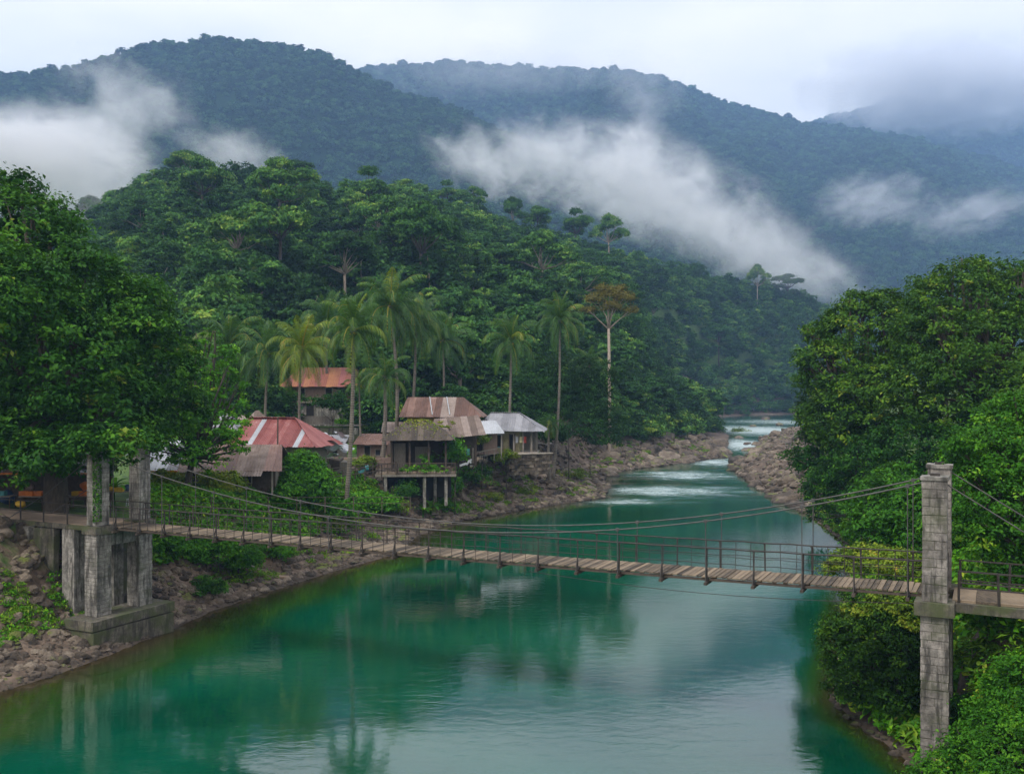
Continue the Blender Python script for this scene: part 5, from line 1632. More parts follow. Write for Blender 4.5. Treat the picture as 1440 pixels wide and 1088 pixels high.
def opening(parent, c, w, h, rz=0, name="window", frame='wood_grey', fill='shade_black', out=-0.05):
    """window or door: flat near-black panel painted as the dark inside, with frame; c is the centre on the wall, facing -y before rz"""
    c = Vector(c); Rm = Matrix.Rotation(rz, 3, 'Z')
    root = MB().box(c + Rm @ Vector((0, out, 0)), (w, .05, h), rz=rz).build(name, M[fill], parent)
    mb = MB()
    for dx, dz_, sx, sz in ((-w / 2, 0, .08, h + .16), (w / 2, 0, .08, h + .16), (0, h / 2 + .04, w - .08, .08), (0, -h / 2 - .04, w - .08, .08)):
        mb.box(c + Rm @ Vector((dx, out - .03, dz_)), (sx, .1, sz), rz=rz)
    mb.build("frame", M[frame], root)
    return root

# --- upper house on the slope
X0, Y0 = px(455, 0, 128).x, 126.5
h1 = empty("upper_house", (X0, Y0, 9.2), 0, "faded boarded house with orange red roof, highest on the slope behind the palms", "house")
W_ = 4.7
boards(h1, (-W_, 0, 2.35), (W_, 0, 2.35), 2.3, 26, 'wood_pink', seed=1)
boards(h1, (-W_, 0, 2.35), (-W_, 5, 2.35), 2.3, 12, 'wood_pink', seed=2); boards(h1, (W_, 0, 2.35), (W_, 5, 2.35), 2.3, 12, 'wood_pink', seed=3)
MB().box((0, 2.6, 1.1), (9.2, 4.8, 2.3)).build("lower_wall", M['concrete'], h1)
MB().box((0, -.02, 2.27), (9.7, .3, .14)).build("sill_beam", M['wood_grey'], h1)
rf = MB().box((0, 2.5, 4.66), (9.4, 5, .08)).build("roof", M['shade_black'], h1)
slope(rf, (-5.3, -.7, 4.5), (5.3, -.7, 4.5), (-3.4, 2.5, 6.9), (4.0, 2.5, 6.9), 14, ['roof_orange', 'roof_red', 'roof_orange'], seed=1)
slope(rf, (5.3, 5.7, 4.5), (-5.3, 5.7, 4.5), (4.0, 2.5, 6.9), (-3.4, 2.5, 6.9), 14, ['roof_orange'], seed=2)
slope(rf, (-5.3, 5.7, 4.5), (-5.3, -.7, 4.5), (-3.4, 2.5, 6.9), (-3.4, 2.5, 6.9), 8, ['roof_orange'], seed=3)
slope(rf, (5.3, -.7, 4.5), (5.3, 5.7, 4.5), (4.0, 2.5, 6.9), (4.0, 2.5, 6.9), 8, ['roof_orange'], seed=4)
for x in (-2.6, 1.0, 2.8): opening(h1, (x, 0, 3.6), .9, 1.0)
opening(h1, (-1.5, .2, 1.2), 1.1, 1.7, name="window")
# its long ledge roof and the wall below
w1 = empty("terrace_wall", (X0 - .8, 121.5, 5.6), 0, "long weathered retaining wall with a grey ledge below the upper house", "wall")
for i in range(3):
    for k in range(13):
        MB().box((-6 + k * 1.0 + .5 * (i % 2), 0, .45 + i * .92), (.97, .5, .88), jit=.03, rng=rp).build("block", M['concrete_dark' if (k * 7 + i * 3) % 5 else 'concrete'], w1)
MB().box((0.2, .6, 3.05), (13.4, 1.9, .16), jit=.02, rng=rp).build("ledge", M['concrete'], w1)
boards(w1, (-6, 1.2, 3.1), (3.2, 1.2, 3.1), 1.1, 24, 'wood_grey', "parapet", seed=4)

# --- red roofed house
a = px(385, 0, 86)
h2_ = empty("red_roofed_house", (a.x, 86, 5.2), R(-8), "house with big worn red metal roof with pale stripes, left of the tall bright shrub", "house")
boards(h2_, (-3.2, 0, 0), (3.2, 0, 0), 3.1, 18, 'wood_grey', seed=5)
boards(h2_, (-3.2, 0, 0), (-3.2, 5, 0), 3.1, 10, 'wood_grey', seed=6); boards(h2_, (3.2, 0, 0), (3.2, 5, 0), 3.1, 10, 'wood_grey', seed=6)
boards(h2_, (-3.2, 5, 0), (3.2, 5, 0), 3.1, 10, 'wood_grey', seed=6)
for x in (-1.8, .8): opening(h2_, (x, 0, 1.9), 1.1, 1.2)
rf = MB().box((0, 2.5, 3.12), (6.4, 5, .06)).build("roof", M['shade_black'], h2_)
slope(rf, (-4.0, -1.2, 3.15), (4.1, -1.0, 3.15), (-3.6, 2.6, 5.3), (1.0, 2.6, 5.5), 17, ['roof_red'] * 7 + ['roof_white'], seed=9, corr=.03)
slope(rf, (4.1, -1.0, 3.15), (4.4, 5.6, 3.1), (1.0, 2.6, 5.5), (1.0, 2.6, 5.5), 8, ['roof_red', 'roof_red'], seed=10)
slope(rf, (4.4, 5.6, 3.1), (-4.0, 5.6, 3.15), (1.0, 2.6, 5.5), (-3.6, 2.6, 5.3), 10, ['roof_red'], seed=11)
slope(rf, (-4.2, 5.6, 3.1), (-4.0, -1.2, 3.15), (-3.6, 2.6, 5.3), (-3.6, 2.6, 5.3), 7, ['roof_red'], seed=12)

# --- long low house on the lawn, brown roof at the right, pale roof at the left
a = px(300, 0, 74)
h3 = empty("long_low_house", (a.x, 74, 5.3), R(5), "long low house behind the lawn with brown shingle roof and white end wall", "house")
boards(h3, (-4.9, 0, 0), (-1.9, 0, 0), 2.1, 3, 'white_paint', "white_wall", seed=7)
boards(h3, (-1.8, 0.6, 0), (4.6, .6, 0), 2.1, 20, 'wood_dark', "wall", seed=8)
boards(h3, (-4.9, 4, 0), (4.6, 4, 0), 2.1, 10, 'wood_grey', "wall", seed=8); boards(h3, (-4.9, 0, 0), (-4.9, 4, 0), 2.1, 4, 'white_paint', "white_wall", seed=8); boards(h3, (4.6, .6, 0), (4.6, 4, 0), 2.1, 8, 'wood_grey', "wall", seed=8)
opening(h3, (-4.3, 0, 1.05), .55, 1.5, name="door", frame='teal'); opening(h3, (-3.0, 0, 1.25), .55, .8)
for x in (.2, 2.4): opening(h3, (x, .6, 1.2), .8, .9)
posts(h3, [(x, -.9, 0) for x in (-1.6, .5, 2.6, 4.6)], 2.0, .12, 'wood_grey')
rf = MB().box((0, 2.2, 2.14), (9.4, 3.6, .06)).build("roof", M['shade_black'], h3)
slope(rf, (-5.6, -1.3, 1.95), (-2.4, -1.3, 1.95), (-5.6, 2.2, 3.7), (-2.4, 2.2, 3.7), 4, ['roof_white', 'roof_grey'], seed=13)
slope(rf, (-2.4, -1.3, 1.93), (5.4, -1.3, 1.93), (-2.4, 2.2, 3.6), (4.9, 2.2, 3.6), 11, ['roof_shake', 'roof_rust', 'roof_shake'], seed=14)
slope(rf, (5.4, 5.2, 1.93), (-5.6, 5.2, 1.95), (4.9, 2.2, 3.6), (-5.6, 2.2, 3.7), 14, ['roof_rust'], seed=15)
MB().box((-4.0, -1.6, 1.86), (3.4, .12, .12)).build("fascia", M['orange'], h3)
# small awning
slope(rf, (1.5, -2.4, 1.55), (4.0, -2.4, 1.55), (1.5, -1.2, 1.9), (4.0, -1.2, 1.9), 4, ['roof_shake'], seed=16, over=.05)

# --- dark roofed hut on stilts
a = px(590, 0, 98)
h4 = empty("stilt_hut", (a.x, 98, 5.2), R(3), "open riverside hut with low dark mossy hipped roof standing on a stilted terrace", "hut")
rf = MB().box((0, 0, 3.12), (5.6, 3.6, .06)).build("roof", M['shade_black'], h4)
def hip(rf, x0, x1, y0, y1, z0, z1, rx0, rx1, ry, nf, ns, mats, seed):
    slope(rf, (x0, y0, z0), (x1, y0, z0), (rx0, ry, z1), (rx1, ry, z1), nf, mats, seed=seed, corr=.012)
    slope(rf, (x1, y1, z0), (x0, y1, z0), (rx1, ry, z1), (rx0, ry, z1), nf, mats, seed=seed + 1, corr=.012)
    slope(rf, (x0, y1, z0), (x0, y0, z0), (rx0, ry, z1), (rx0, ry, z1), ns, mats, seed=seed + 2, corr=.012)
    slope(rf, (x1, y0, z0), (x1, y1, z0), (rx1, ry, z1), (rx1, ry, z1), ns, mats, seed=seed + 3, corr=.012)
hip(rf, -3.6, 3.4, -2.6, 2.6, 3.15, 4.95, -1.2, 1.0, 0, 12, 7, ['roof_dark'], 20)
rgm = np.random.default_rng(77)
n = 2600
tt = rgm.uniform(0, 1, size=n); xx = rgm.uniform(-3.4, 3.2, size=n)
yy = -2.5 * (1 - tt); zz = 3.2 + 1.75 * tt
okm = (xx > -3.6 + 2.4 * tt) & (xx < 3.4 - 2.4 * tt) & (rgm.uniform(size=n) < (tt ** 3 * .9 + .03))
Pm = np.stack([xx[okm], yy[okm], zz[okm] + .04], 1)
Vm, Fm = leaf_cloud(Pm, rgm.normal(size=Pm.shape) * .5 + np.array([0, -.4, 1]), 0.22, .7, rgm)
o = link("moss_growth", np_mesh("moss_growth", Vm, Fm, M['moss'], {"tint": np.repeat(rgm.uniform(.2, .9, size=len(Pm)), 4)}), h4); o["kind"] = "stuff"
posts(h4, [(-2.7, -1.9, 0), (-.9, -1.9, 0), (1.0, -1.9, 0), (2.7, -1.9, 0), (-2.7, 1.9, 0), (2.7, 1.9, 0)], 3.15, .2, 'wood_dark')
boards(h4, (-2.7, 1.9, 0), (2.7, 1.9, 0), 3.1, 18, 'wood_dark', seed=21); boards(h4, (-2.7, -1.9, 0), (-2.7, 1.9, 0), 3.1, 10, 'wood_dark', seed=22); boards(h4, (2.7, -1.9, 0), (2.7, 1.9, 0), 3.1, 10, 'wood_dark', seed=22)
boards(h4, (-2.6, -.4, 0), (-1.4, -.4, 0), 2.6, 5, 'wood_grey', "partition", seed=23)
MB().box((.3, .9, 1.2), (1.6, .06, 1.9)).build("door", M['wood_grey'], h4)
# terrace
tc = empty("stilt_terrace", (a.x, 95.2, 5.05), R(3), "wooden terrace on square posts with plant hung railing in front of the dark roofed hut", "terrace")
for k in range(16): MB().box((-3.7 + k * .49, 0, -.05), (.47, 2.6, .09), jit=.008, rng=rp).build("plank", M['plank'], tc)
MB().box((-.05, -1.3, -.2), (7.9, .16, .24)).build("edge_beam", M['wood_grey'], tc)
posts(tc, [(-3.0, -1.1, -3.4), (.8, -1.1, -3.4), (2.9, -1.0, -3.2), (-1.2, .6, -3), (1.8, .6, -3)], 3.2, .3, 'concrete')
MB().box((0, 1.1, -1.4), (6.8, .3, 2.4), jit=.05, rng=rp).build("underfloor_shade", M['shade_black'], tc)  # added dark panel, paints the shade of the void under the terrace
for k in range(9): MB().box((-3.7 + k * .94, -1.25, .5), (.09, .09, 1.1)).build("post", M['wood_dark'], tc)
for z in (.98, .55): MB().box((0, -1.25, z), (7.6, .07, .08)).build("rail", M['wood_dark'], tc)
for k in range(30): MB().box((-3.6 + k * .25, -1.25, .5), (.035, .03, .9)).build("baluster", M['wood_dark'], tc)
tp_ = crown("planting", [(-1.0 + j * .9, -1.3, .35 + .1 * (j % 2), .5, .25, .4) for j in range(5)], 1500, .17, .2, 88, M['leaf_bright'], 20)
o = link("trailing_plants", tp_, tc); o["kind"] = "stuff"

# --- wing with silvered shakes right of the hut
a = px(640, 0, 100)
h5 = empty("shake_roofed_shed", (a.x, 101, 5.2), R(6), "shed with silvered mossy shake roof joined to the right of the dark roofed hut", "shed")
rf = MB().box((0, .6, 3.25), (3.6, 2.6, .06)).build("roof", M['shade_black'], h5)
slope(rf, (-2.8, -2.4, 3.05), (3.0, -2.2, 3.5), (-2.2, 1.6, 4.9), (2.6, 1.6, 4.9), 8, ['roof_shake'], seed=30)
slope(rf, (3.0, 3.6, 3.3), (-2.8, 3.6, 3.3), (2.6, 1.6, 4.9), (-2.2, 1.6, 4.9), 8, ['roof_shake'], seed=31)
posts(h5, [(-1.6, -1.9, 0), (.2, -1.9, 0), (2.0, -1.8, 0)], 3.1, .12, 'wood_dark')
boards(h5, (-1.8, 0, 0), (2.2, 0, 0), 3.1, 14, 'wood_dark', seed=32); boards(h5, (2.2, 0, 0), (2.2, 3, 0), 3.1, 7, 'wood_dark', seed=32)
opening(h5, (.6, 0, 1.5), .8, 1.3)
mo = crown("planting", [(-1.8, -.6, 4.15, 1.2, 1.6, .12), (-.8, .8, 4.55, 1.0, .7, .1)], 900, .2, .16, 89, M['moss'], 20)
o = link("moss_growth", mo, h5); o["kind"] = "stuff"

# --- rust brown roofed house with yellow wall
a = px(618, 0, 110)
h6 = empty("brown_roofed_house", (a.x, 110, 6.1), R(-3), "two storey house with long rusty brown roof and yellow boarded wall behind the hut", "house")
boards(h6, (-3.7, 0, 0), (-.5, 0, 0), 4.1, 20, 'wood_yellow', "yellow_wall", seed=40)
boards(h6, (-.4, 0, 0), (2.3, 0, 0), 4.1, 16, 'wood_pink', seed=41)
boards(h6, (-3.7, 0, 0), (-3.7, 4, 0), 4.1, 12, 'wood_yellow', seed=42); boards(h6, (3.9, 1.2, 0), (3.9, 4, 0), 4.1, 8, 'wood_pink', seed=42); boards(h6, (-3.7, 4, 0), (3.9, 4, 0), 4.1, 12, 'wood_pink', seed=43)
MB().box((3.1, 1.2, 2.0), (1.6, .05, 4.0)).build("recess", M['shade_black'], h6)  # sheet behind the balcony, its shade painted near-black
MB().box((3.1, .5, 2.45), (1.7, 1.2, .1)).build("balcony", M['wood_grey'], h6)
posts(h6, [(2.35, 0, 0), (3.1, 0, 0), (3.9, 0, 0)], 4.1, .12, 'wood_grey')
opening(h6, (.9, 0, 3.1), .8, 1.0)
rf = MB().box((0, 2, 4.12), (7.6, 4, .06)).build("roof", M['shade_black'], h6)
slope(rf, (-4.5, -.9, 4.15), (4.9, -.9, 4.15), (-4.0, 2, 6.2), (2.6, 2, 6.1), 12, ['roof_rust', 'roof_rust', 'roof_shake'], seed=44)
slope(rf, (4.9, -.9, 4.15), (4.9, 4.9, 4.15), (2.6, 2, 6.1), (2.6, 2, 6.1), 7, ['roof_rust', 'roof_shake'], seed=45)
slope(rf, (4.9, 4.9, 4.15), (-4.5, 4.9, 4.15), (2.6, 2, 6.1), (-4.0, 2, 6.2), 12, ['roof_rust'], seed=46)
for x in (-.4, 1.6): MB().beam((x - .3, -.95, 4.28), (x - 1.0, 2, 6.25), .1, .06).build("batten", M['roof_white'], rf)

# --- pale tin roofed lean-to
a = px(680, 0, 107)
h7 = empty("tin_roofed_shed", (a.x, 107, 6.0), R(4), "small shed with pale tin roof between the brown roofed and the grey roofed house", "shed")
rf = MB().box((0, .8, 2.52), (3.0, 2.0, .06)).build("roof", M['shade_black'], h7)
slope(rf, (-2.2, -1.6, 2.35), (2.2, -1.6, 2.55), (-1.0, 1.2, 3.6), (1.4, 1.2, 3.7), 6, ['roof_white'], seed=50)
slope(rf, (2.2, 2.6, 2.4), (-2.2, 2.6, 2.4), (1.4, 1.2, 3.7), (-1.0, 1.2, 3.6), 6, ['roof_white'], seed=51)
boards(h7, (-1.5, 0, 0), (1.5, 0, 0), 2.5, 12, 'wood_pink', seed=52); boards(h7, (1.5, 0, 0), (1.5, 2, 0), 2.5, 6, 'wood_pink', seed=52)
opening(h7, (-.5, 0, 1.3), .9, 1.9, name="door")
posts(h7, [(-1.9, -1.4, 0), (1.9, -1.4, 0)], 2.4, .1, 'wood_grey')

# --- grey roofed house with porch
a = px(712, 0, 112)
h8 = empty("grey_roofed_house", (a.x, 112, 5.9), R(-6), "house with curved grey metal roof, cream walls and a post lined porch at the rocks", "house")
boards(h8, (-3.0, 0, 0), (1.5, 0, 0), 2.7, 5, 'cream_paint', seed=53); boards(h8, (-3.0, 0, 0), (-3.0, 3.6, 0), 2.7, 5, 'cream_paint', seed=53); boards(h8, (1.5, 0.0, 0), (1.5, 3.6, 0), 2.7, 5, 'cream_paint', seed=53); boards(h8, (-3.0, 3.6, 0), (3.4, 3.6, 0), 2.7, 5, 'wood_grey', seed=53)
opening(h8, (-2.3, 0, 1.4), .8, 1.0, frame='white_paint'); opening(h8, (-.9, 0, 1.3), .9, 1.3, frame='teal'); opening(h8, (.7, 0, 1.1), .7, 1.9, name="door")
posts(h8, [(-3.2, -1.4, 0), (-1.8, -1.4, 0), (-.3, -1.4, 0), (1.0, -1.4, 0), (2.1, -1.4, 0), (3.1, -1.4, 0), (3.5, -.2, 0), (3.5, 1.4, 0)], 2.6, .12, 'wood_grey')
MB().box((.1, .3, .02), (7.2, 4.4, .12)).build("porch_floor", M['path'], h8)
rf = MB().box((0, 1.6, 2.72), (6.2, 3.6, .06)).build("roof", M['shade_black'], h8)
slope(rf, (-3.7, -2.0, 2.7), (4.3, -2.0, 2.65), (-2.0, 1.4, 4.5), (1.4, 1.4, 4.6), 10, ['roof_grey'], seed=54)
slope(rf, (4.3, -2.0, 2.65), (4.3, 4.6, 2.7), (1.4, 1.4, 4.6), (1.4, 1.4, 4.6), 8, ['roof_grey'], seed=55)
slope(rf, (4.3, 4.6, 2.7), (-3.7, 4.6, 2.7), (1.4, 1.4, 4.6), (-2.0, 1.4, 4.5), 10, ['roof_grey'], seed=56)
slope(rf, (-3.7, 4.6, 2.7), (-3.7, -2.0, 2.7), (-2.0, 1.4, 4.5), (-2.0, 1.4, 4.5), 7, ['roof_grey'], seed=57)
# stone wall at its right end
a = px(745, 0, 113)
w2 = empty("stone_wall", (a.x - .2, 108.6, 3.6), R(24), "rough grey brown stone wall holding up the porch of the grey roofed house", "wall")
for i in range(6):
    for k in range(8):
        MB().box((-2.2 + k * .62 + .3 * (i % 2), 0, .2 + i * .38), (.58, .6, .34), jit=.05, rng=rp).build("stone", M['rock'], w2)
MB().box((0.2, 0, 2.36), (5.4, .8, .12), jit=.02, rng=rp).build("coping", M['path'], w2)

# --- roofs of three small houses further back
for k, (x, yt, Y, w, lb, mt) in enumerate([(318, 580, 101, 1.5, "small pointed grey roof behind the red roofed house, left of three", 'roof_grey'),
                                           (342, 582, 103, 1.5, "small brownish pointed roof behind the red roofed house, middle of three", 'roof_shake'),
                                           (362, 577, 106, 1.6, "small mossy domed roof behind the red roofed house, right of three", 'roof_shake')]):
    p = px(x, yt, Y); g = gz(p.x, Y)
    hh = empty("small_house", (p.x, Y, g), R(10 * k), lb, "house")
    rz_ = p.z - g
    rf = MB().box((0, 0, rz_ - 2.0), (2 * w, 2 * w, .06)).build("roof", M['shade_black'], hh)
    hip(rf, -w - .4, w + .4, -w - .4, w + .4, rz_ - 2.0, rz_, -.15, .15, 0, 5, 5, [mt], 70 + k * 5)
    for (ax0, ay0, ax1, ay1) in ((-w, -w, w, -w), (w, -w, w, w), (w, w, -w, w), (-w, w, -w, -w)):
        boards(hh, (ax0, ay0, 0), (ax1, ay1, 0), rz_ - 2.0, 8, 'wood_grey', seed=k)
    opening(hh, (0, -w, rz_ - 3.0), .8, .9)

# --- little sheds and walls of the yard
for k, (x, Y, w, hgt, lb, mt, wm_) in enumerate([(523, 106, 3.4, 2.3, "low faded shed with rusty roof between the upper house and the hut", 'roof_rust', 'wood_pink'), (462, 103, 3.0, 2.1, "low grey shed behind the heap of white sheets", 'roof_grey', 'wood_grey'),
                                     (556, 111, 2.6, 2.6, "narrow shed with brown roof tight against the left side of the yellow walled house", 'roof_shake', 'wood_pink'), (415, 99, 2.6, 2.0, "small shed with pale roof just right of the red metal roof", 'roof_white', 'wood_grey'),
                                     (360, 78.5, 3.2, 2.2, "low lean-to with grey roof between the red roof and the brown shingle roof", 'roof_shake', 'wood_grey'), (212, 80, 3.2, 2.8, "shed with pale roof seen behind the far left pillar", 'roof_white', 'white_paint')]):
    X = px(x, 0, Y).x; g = gz(X, Y) - .1
    sh_ = empty("yard_shed", (X, Y, g), R(-6 + 5 * k % 13), lb, "shed")
    boards(sh_, (-w / 2, 0, 0), (w / 2, 0, 0), hgt, 12, wm_, seed=k); boards(sh_, (-w / 2, 0, 0), (-w / 2, 2.4, 0), hgt, 7, wm_, seed=k); boards(sh_, (w / 2, 0, 0), (w / 2, 2.4, 0), hgt, 7, wm_, seed=k)
    opening(sh_, (-.5, 0, hgt * .45), .7, hgt * .8, name="door"); opening(sh_, (.7, 0, hgt * .55), .6, .6)
    rf = MB().box((0, 1.2, hgt + .03), (w, 2.4, .05)).build("roof", M['shade_black'], sh_)
    slope(rf, (-w / 2 - .3, -.5, hgt - .05), (w / 2 + .3, -.5, hgt - .05), (-w / 2 - .3, 2.6, hgt + .9), (w / 2 + .3, 2.6, hgt + .9), 6, [mt], seed=90 + k)
lw = empty("yard_wall", (px(515, 0, 101).x, 101, gz(px(515, 0, 101).x, 101)), 0, "low pinkish block wall across the yard left of the dark roofed hut", "wall")
for i in range(3):
    for k in range(11): MB().box((-4.4 + k * .8 + .35 * (i % 2), 0, .2 + i * .36), (.77, .3, .34), jit=.02, rng=rp).build("block", M['wood_pink'], lw)

# ---------------------------------------------------------------- yard: white sheets, laundry, tables, motorbike
rs = random.Random(12)
wsl = ["white sheet lying flat on the scrap heap right of the red roof", "bent pale sheet leaning on the scrap heap"]
for k in range(20):
    x = rs.uniform(408, 488); y = rs.uniform(606, 642); Y = 92 + rs.uniform(-3, 5)
    p = px(x, y, Y); g = gz(p.x, Y)
    z = max(p.z, g + .3)
    w, l = rs.uniform(.7, 1.6), rs.uniform(.8, 2.0)
    n_ = 6
    V = []; Fc = []
    for i in range(n_):
        for j in range(n_):
            V.append(((i / (n_ - 1) - .5) * w, (j / (n_ - 1) - .5) * l, .10 * math.sin(i * 1.3 + k) + .08 * math.cos(j * 1.7)))
    for i in range(n_ - 1):
        for j in range(n_ - 1):
            q = i * n_ + j; Fc.append((q, q + n_, q + n_ + 1, q + 1))
    base = len(V)
    V += [(a_, b_, c_ - .03) for a_, b_, c_ in V]
    Fc += [tuple(base + t_ for t_ in f[::-1]) for f in Fc]
    me = bpy.data.meshes.new("plastic_sheet"); me.from_pydata(V, [], Fc); me.materials.append(M['tarp_white' if k % 4 else 'roof_grey']); me.update()
    o = link("plastic_sheet", me, None, (p.x, Y, z), (rs.uniform(-.5, .7), rs.uniform(-.5, .5), rs.uniform(0, 3)))
    tag(o, "crumpled white sheet on the scrap heap between red roof and palm trunk", "sheet", "white sheets on the scrap heap")
for k in range(7):
    x = 412 + k * 12; Y = 93.5; p = px(x, 0, Y); g = gz(p.x, Y)
    o = MB().box((0, 0, 0), (1.1, 2.2, p.z * 0 + 1.6), jit=.15, rng=rs).build("scrap_crate", M['wood_dark' if k % 2 else 'wood_grey'], None, loc=(p.x, Y, g + .7))
    tag(o, "weathered crate under the white sheets of the scrap heap", "crate", "crates under the scrap heap")
def table(loc, label, top='wood_grey', w=1.6, d=.8, h=.78, group=None, rz=0):
    t = empty("market_table", loc, rz, label, "table", group)
    MB().box((0, 0, h), (w, d, .05)).build("table_top", M[top], t)
    for sx in (-1, 1):
        for sy in (-1, 1): MB().box((sx * (w / 2 - .06), sy * (d / 2 - .06), h / 2 - .02), (.06, .06, h - .03)).build("leg", M['wood_dark'], t)
    return t
def crate(loc, mat, label, group=None, s=(.5, .36, .26), rz=0):
    t = empty("crate", loc, rz, label, "crate", group)
    MB().box((0, 0, .02), (s[0], s[1], .03)).build("base", M[mat], t)
    for z in (.08, .16, .24):
        for a_, b_, c_, d_ in ((0, -s[1] / 2, s[0], .02), (0, s[1] / 2, s[0], .02), (-s[0] / 2, 0, .02, s[1] - .02), (s[0] / 2, 0, .02, s[1] - .02)):
            MB().box((a_, b_, z), (c_, d_, .06)).build("slat", M[mat], t)
    return t
# market under the huge tree
a = px(45, 0, 61)
ms = empty("market_stall", (a.x, 61.5, 5.98), 0, "dark open market stall with thin orange edged roof under the huge dark tree", "stall")
posts(ms, [(-4.2, -1.6, 0), (0, -1.6, 0), (3.9, -1.6, 0), (-4.2, 2.2, 0), (3.9, 2.2, 0)], 2.5, .12, 'wood_dark')
boards(ms, (-4.3, 2.3, 0), (4.0, 2.3, 0), 2.5, 16, 'wood_dark', seed=80)
rf = MB().box((0, .4, 2.52), (8.6, 4.2, .05)).build("roof", M['shade_black'], ms)
slope(rf, (-4.8, -2.3, 2.25), (4.5, -2.3, 2.25), (-4.8, 2.6, 3.2), (4.5, 2.6, 3.2), 10, ['roof_rust', 'roof_grey'], seed=81)
MB().box((0, -2.6, 2.2), (9.3, .06, .10)).build("fascia", M['orange'], rf)
stall_x = [-31.6, -29.6, -28.2, -26.6]
for k, x in enumerate(stall_x):
    table((x, 59.4, 5.98), ["table at the picture edge in the dark stall", "table with orange trays in the dark stall", "table with the yellow bundle in the dark stall", "table beside the huge tree trunk in the stall"][k], w=1.5)
for k, (x, mt, dx) in enumerate([(-31.5, 'teal', 0), (-30.2, 'orange', .1), (-29.7, 'orange', -.1), (-29.2, 'orange', 0), (-28.4, 'yellow', 0), (-27.9, 'yellow', .1), (-26.9, 'yellow', 0), (-26.4, 'orange', -.1)]):
    crate((x, 59.3 + dx, 6.79), mt, ["teal crate at the far left of the stall tables", "first orange crate beside the teal one", "second orange crate on the stall table with trays", "third orange crate beside the yellow bundle",
          "yellow crate on the middle stall table", "yellow crate right of another yellow crate on the stall table", "yellow crate nearest the huge tree trunk", "orange crate beside the huge tree trunk"][k], None, (.46, .4, .26), rz=dx)
def bundle(loc, s, mat, label, seed, name="cloth_bundle", cat="bundle", group=None):
    me = rock_mesh(name, seed, M[mat], .8, 2, 7)
    o = link(name, me, None, loc, (0, 0, seed), s)
    for p in me.polygons: p.use_smooth = True
    return tag(o, label, cat, group)
bundle((-28.2, 59.8, 7.25), .42, 'yellow', "big yellow sack heaped on the middle stall table", 701)
bundle((-26.6, 59.9, 7.3), .40, 'orange', "orange sack heaped beside the huge tree trunk", 702)
bundle((-30.4, 60.3, 7.2), .45, 'wood_pink', "faded pink bundle at the back of the stall", 703)
bundle((-29.0, 60.4, 7.2), .4, 'tarp_white', "grey white bundle at the back of the stall", 704)
bundle((-31.8, 60.6, 6.6), .6, 'tarp_blue', "dull blue bundle at the left end of the stall", 705)
bundle((-27.5, 58.6, 6.35), .36, 'red_cloth', "dark red sack under the stall tables", 706)
bundle((-30.0, 58.6, 6.35), .34, 'yellow', "ochre sack under the stall tables", 707)
# goods seen between the left pillars
table((-25.4, 62.0, 5.98), "table with yellow goods seen between the two left pillars", w=1.8)
bundle((-25.8, 62.0, 6.95), .3, 'yellow', "yellow sack on the table between the left pillars", 708)
bundle((-24.8, 62.1, 7.05), .36, 'tarp_blue', "blue sack on the table between the left pillars", 709)
crate((-25.2, 61.6, 6.79), 'yellow', "yellow crate on the table between the left pillars")
def stool(loc, mat, label, group):
    t = empty("plastic_stool", loc, 0, label, "stool", group)
    MB().box((0, 0, .43), (.34, .34, .04)).build("seat", M[mat], t)
    for sx in (-1, 1):
        for sy in (-1, 1): MB().beam((sx * .17, sy * .17, 0), (sx * .12, sy * .12, .42), .04).build("leg", M[mat], t)
for k, (x, y) in enumerate([(-24.2, 60.8), (-26.0, 60.6), (-23.6, 61.6)]):
    stool((x, y, 5.98), 'tarp_white', "white plastic stool beside the table between the left pillars", "white stools by the market table")
# lawn path, low ledge, fences
lp = MB()
def strip(name, pts, w, t, mat, label, cat=None, kind=None):
    mb = MB()
    if mat in ('dirt', 'path'):
        fine = []
        for a_, b_ in zip(pts[:-1], pts[1:]):
            for q in range(12): fine.append(Vector(a_).lerp(Vector(b_), q / 12))
        pts = [(p.x, p.y, gz(p.x, p.y) + (.03 if mat == 'dirt' else .12)) for p in fine]
    for a_, b_ in zip(pts[:-1], pts[1:]):
        mb.beam(a_, b_, w, t)
    o = mb.build(name, M[mat])
    tag(o, label, cat, kind=kind)
strip("footpath", [(-24, 66.3, 5.36), (-19, 65.6, 5.34), (-15.5, 67.5, 5.28)], 1.3, .12, 'dirt', "pale trodden path along the lawn before the long low house", kind="structure")
strip("walkway", [(-17.6, 82.5, 5.16), (-14.9, 87, 5.13), (-13.8, 90.0, 5.1)], 1.5, .16, 'path', "pale concrete walkway curving along the bank edge to the hut", kind="structure")
strip("walkway", [hit(640, 655, 85), hit(680, 646, 85), hit(722, 636, 85), hit(785, 622, 85)], .7, .14, 'path',
      "thin pale ledge running along the rocks below the grey roofed house", kind="structure")
fence("railing", [(-16.9, 82.0, 5.2), (-14.9, 84.6, 5.2), (-13.4, 87.6, 5.2), (-12.3, 90.6, 5.2), (-11.3, 93.6, 5.2)], 1.0, "dark wooden railing of the walkway leading to the hut", "railing", 'wood_dark', pw=.1, rw=.06)
fence("railing", [(-18.0, 83.6, 5.2), (-16.2, 86.4, 5.2), (-14.6, 89.4, 5.2), (-13.4, 92.6, 5.2)], 1.0, "railing on the house side of the walkway leading to the hut", "railing", 'wood_dark', pw=.1, rw=.06)
fence("garden_fence", [px(x, 0, 100 + (x - 640) * .09).xy.to_3d() + Vector((0, 0, 5.3 + (x - 640) * .008)) for x in (645, 655, 665, 675, 685, 695, 705)], 1.0, "thin white stick fence before the tin roofed shed", "fence", 'wood_grey', pw=.07, rw=.05)
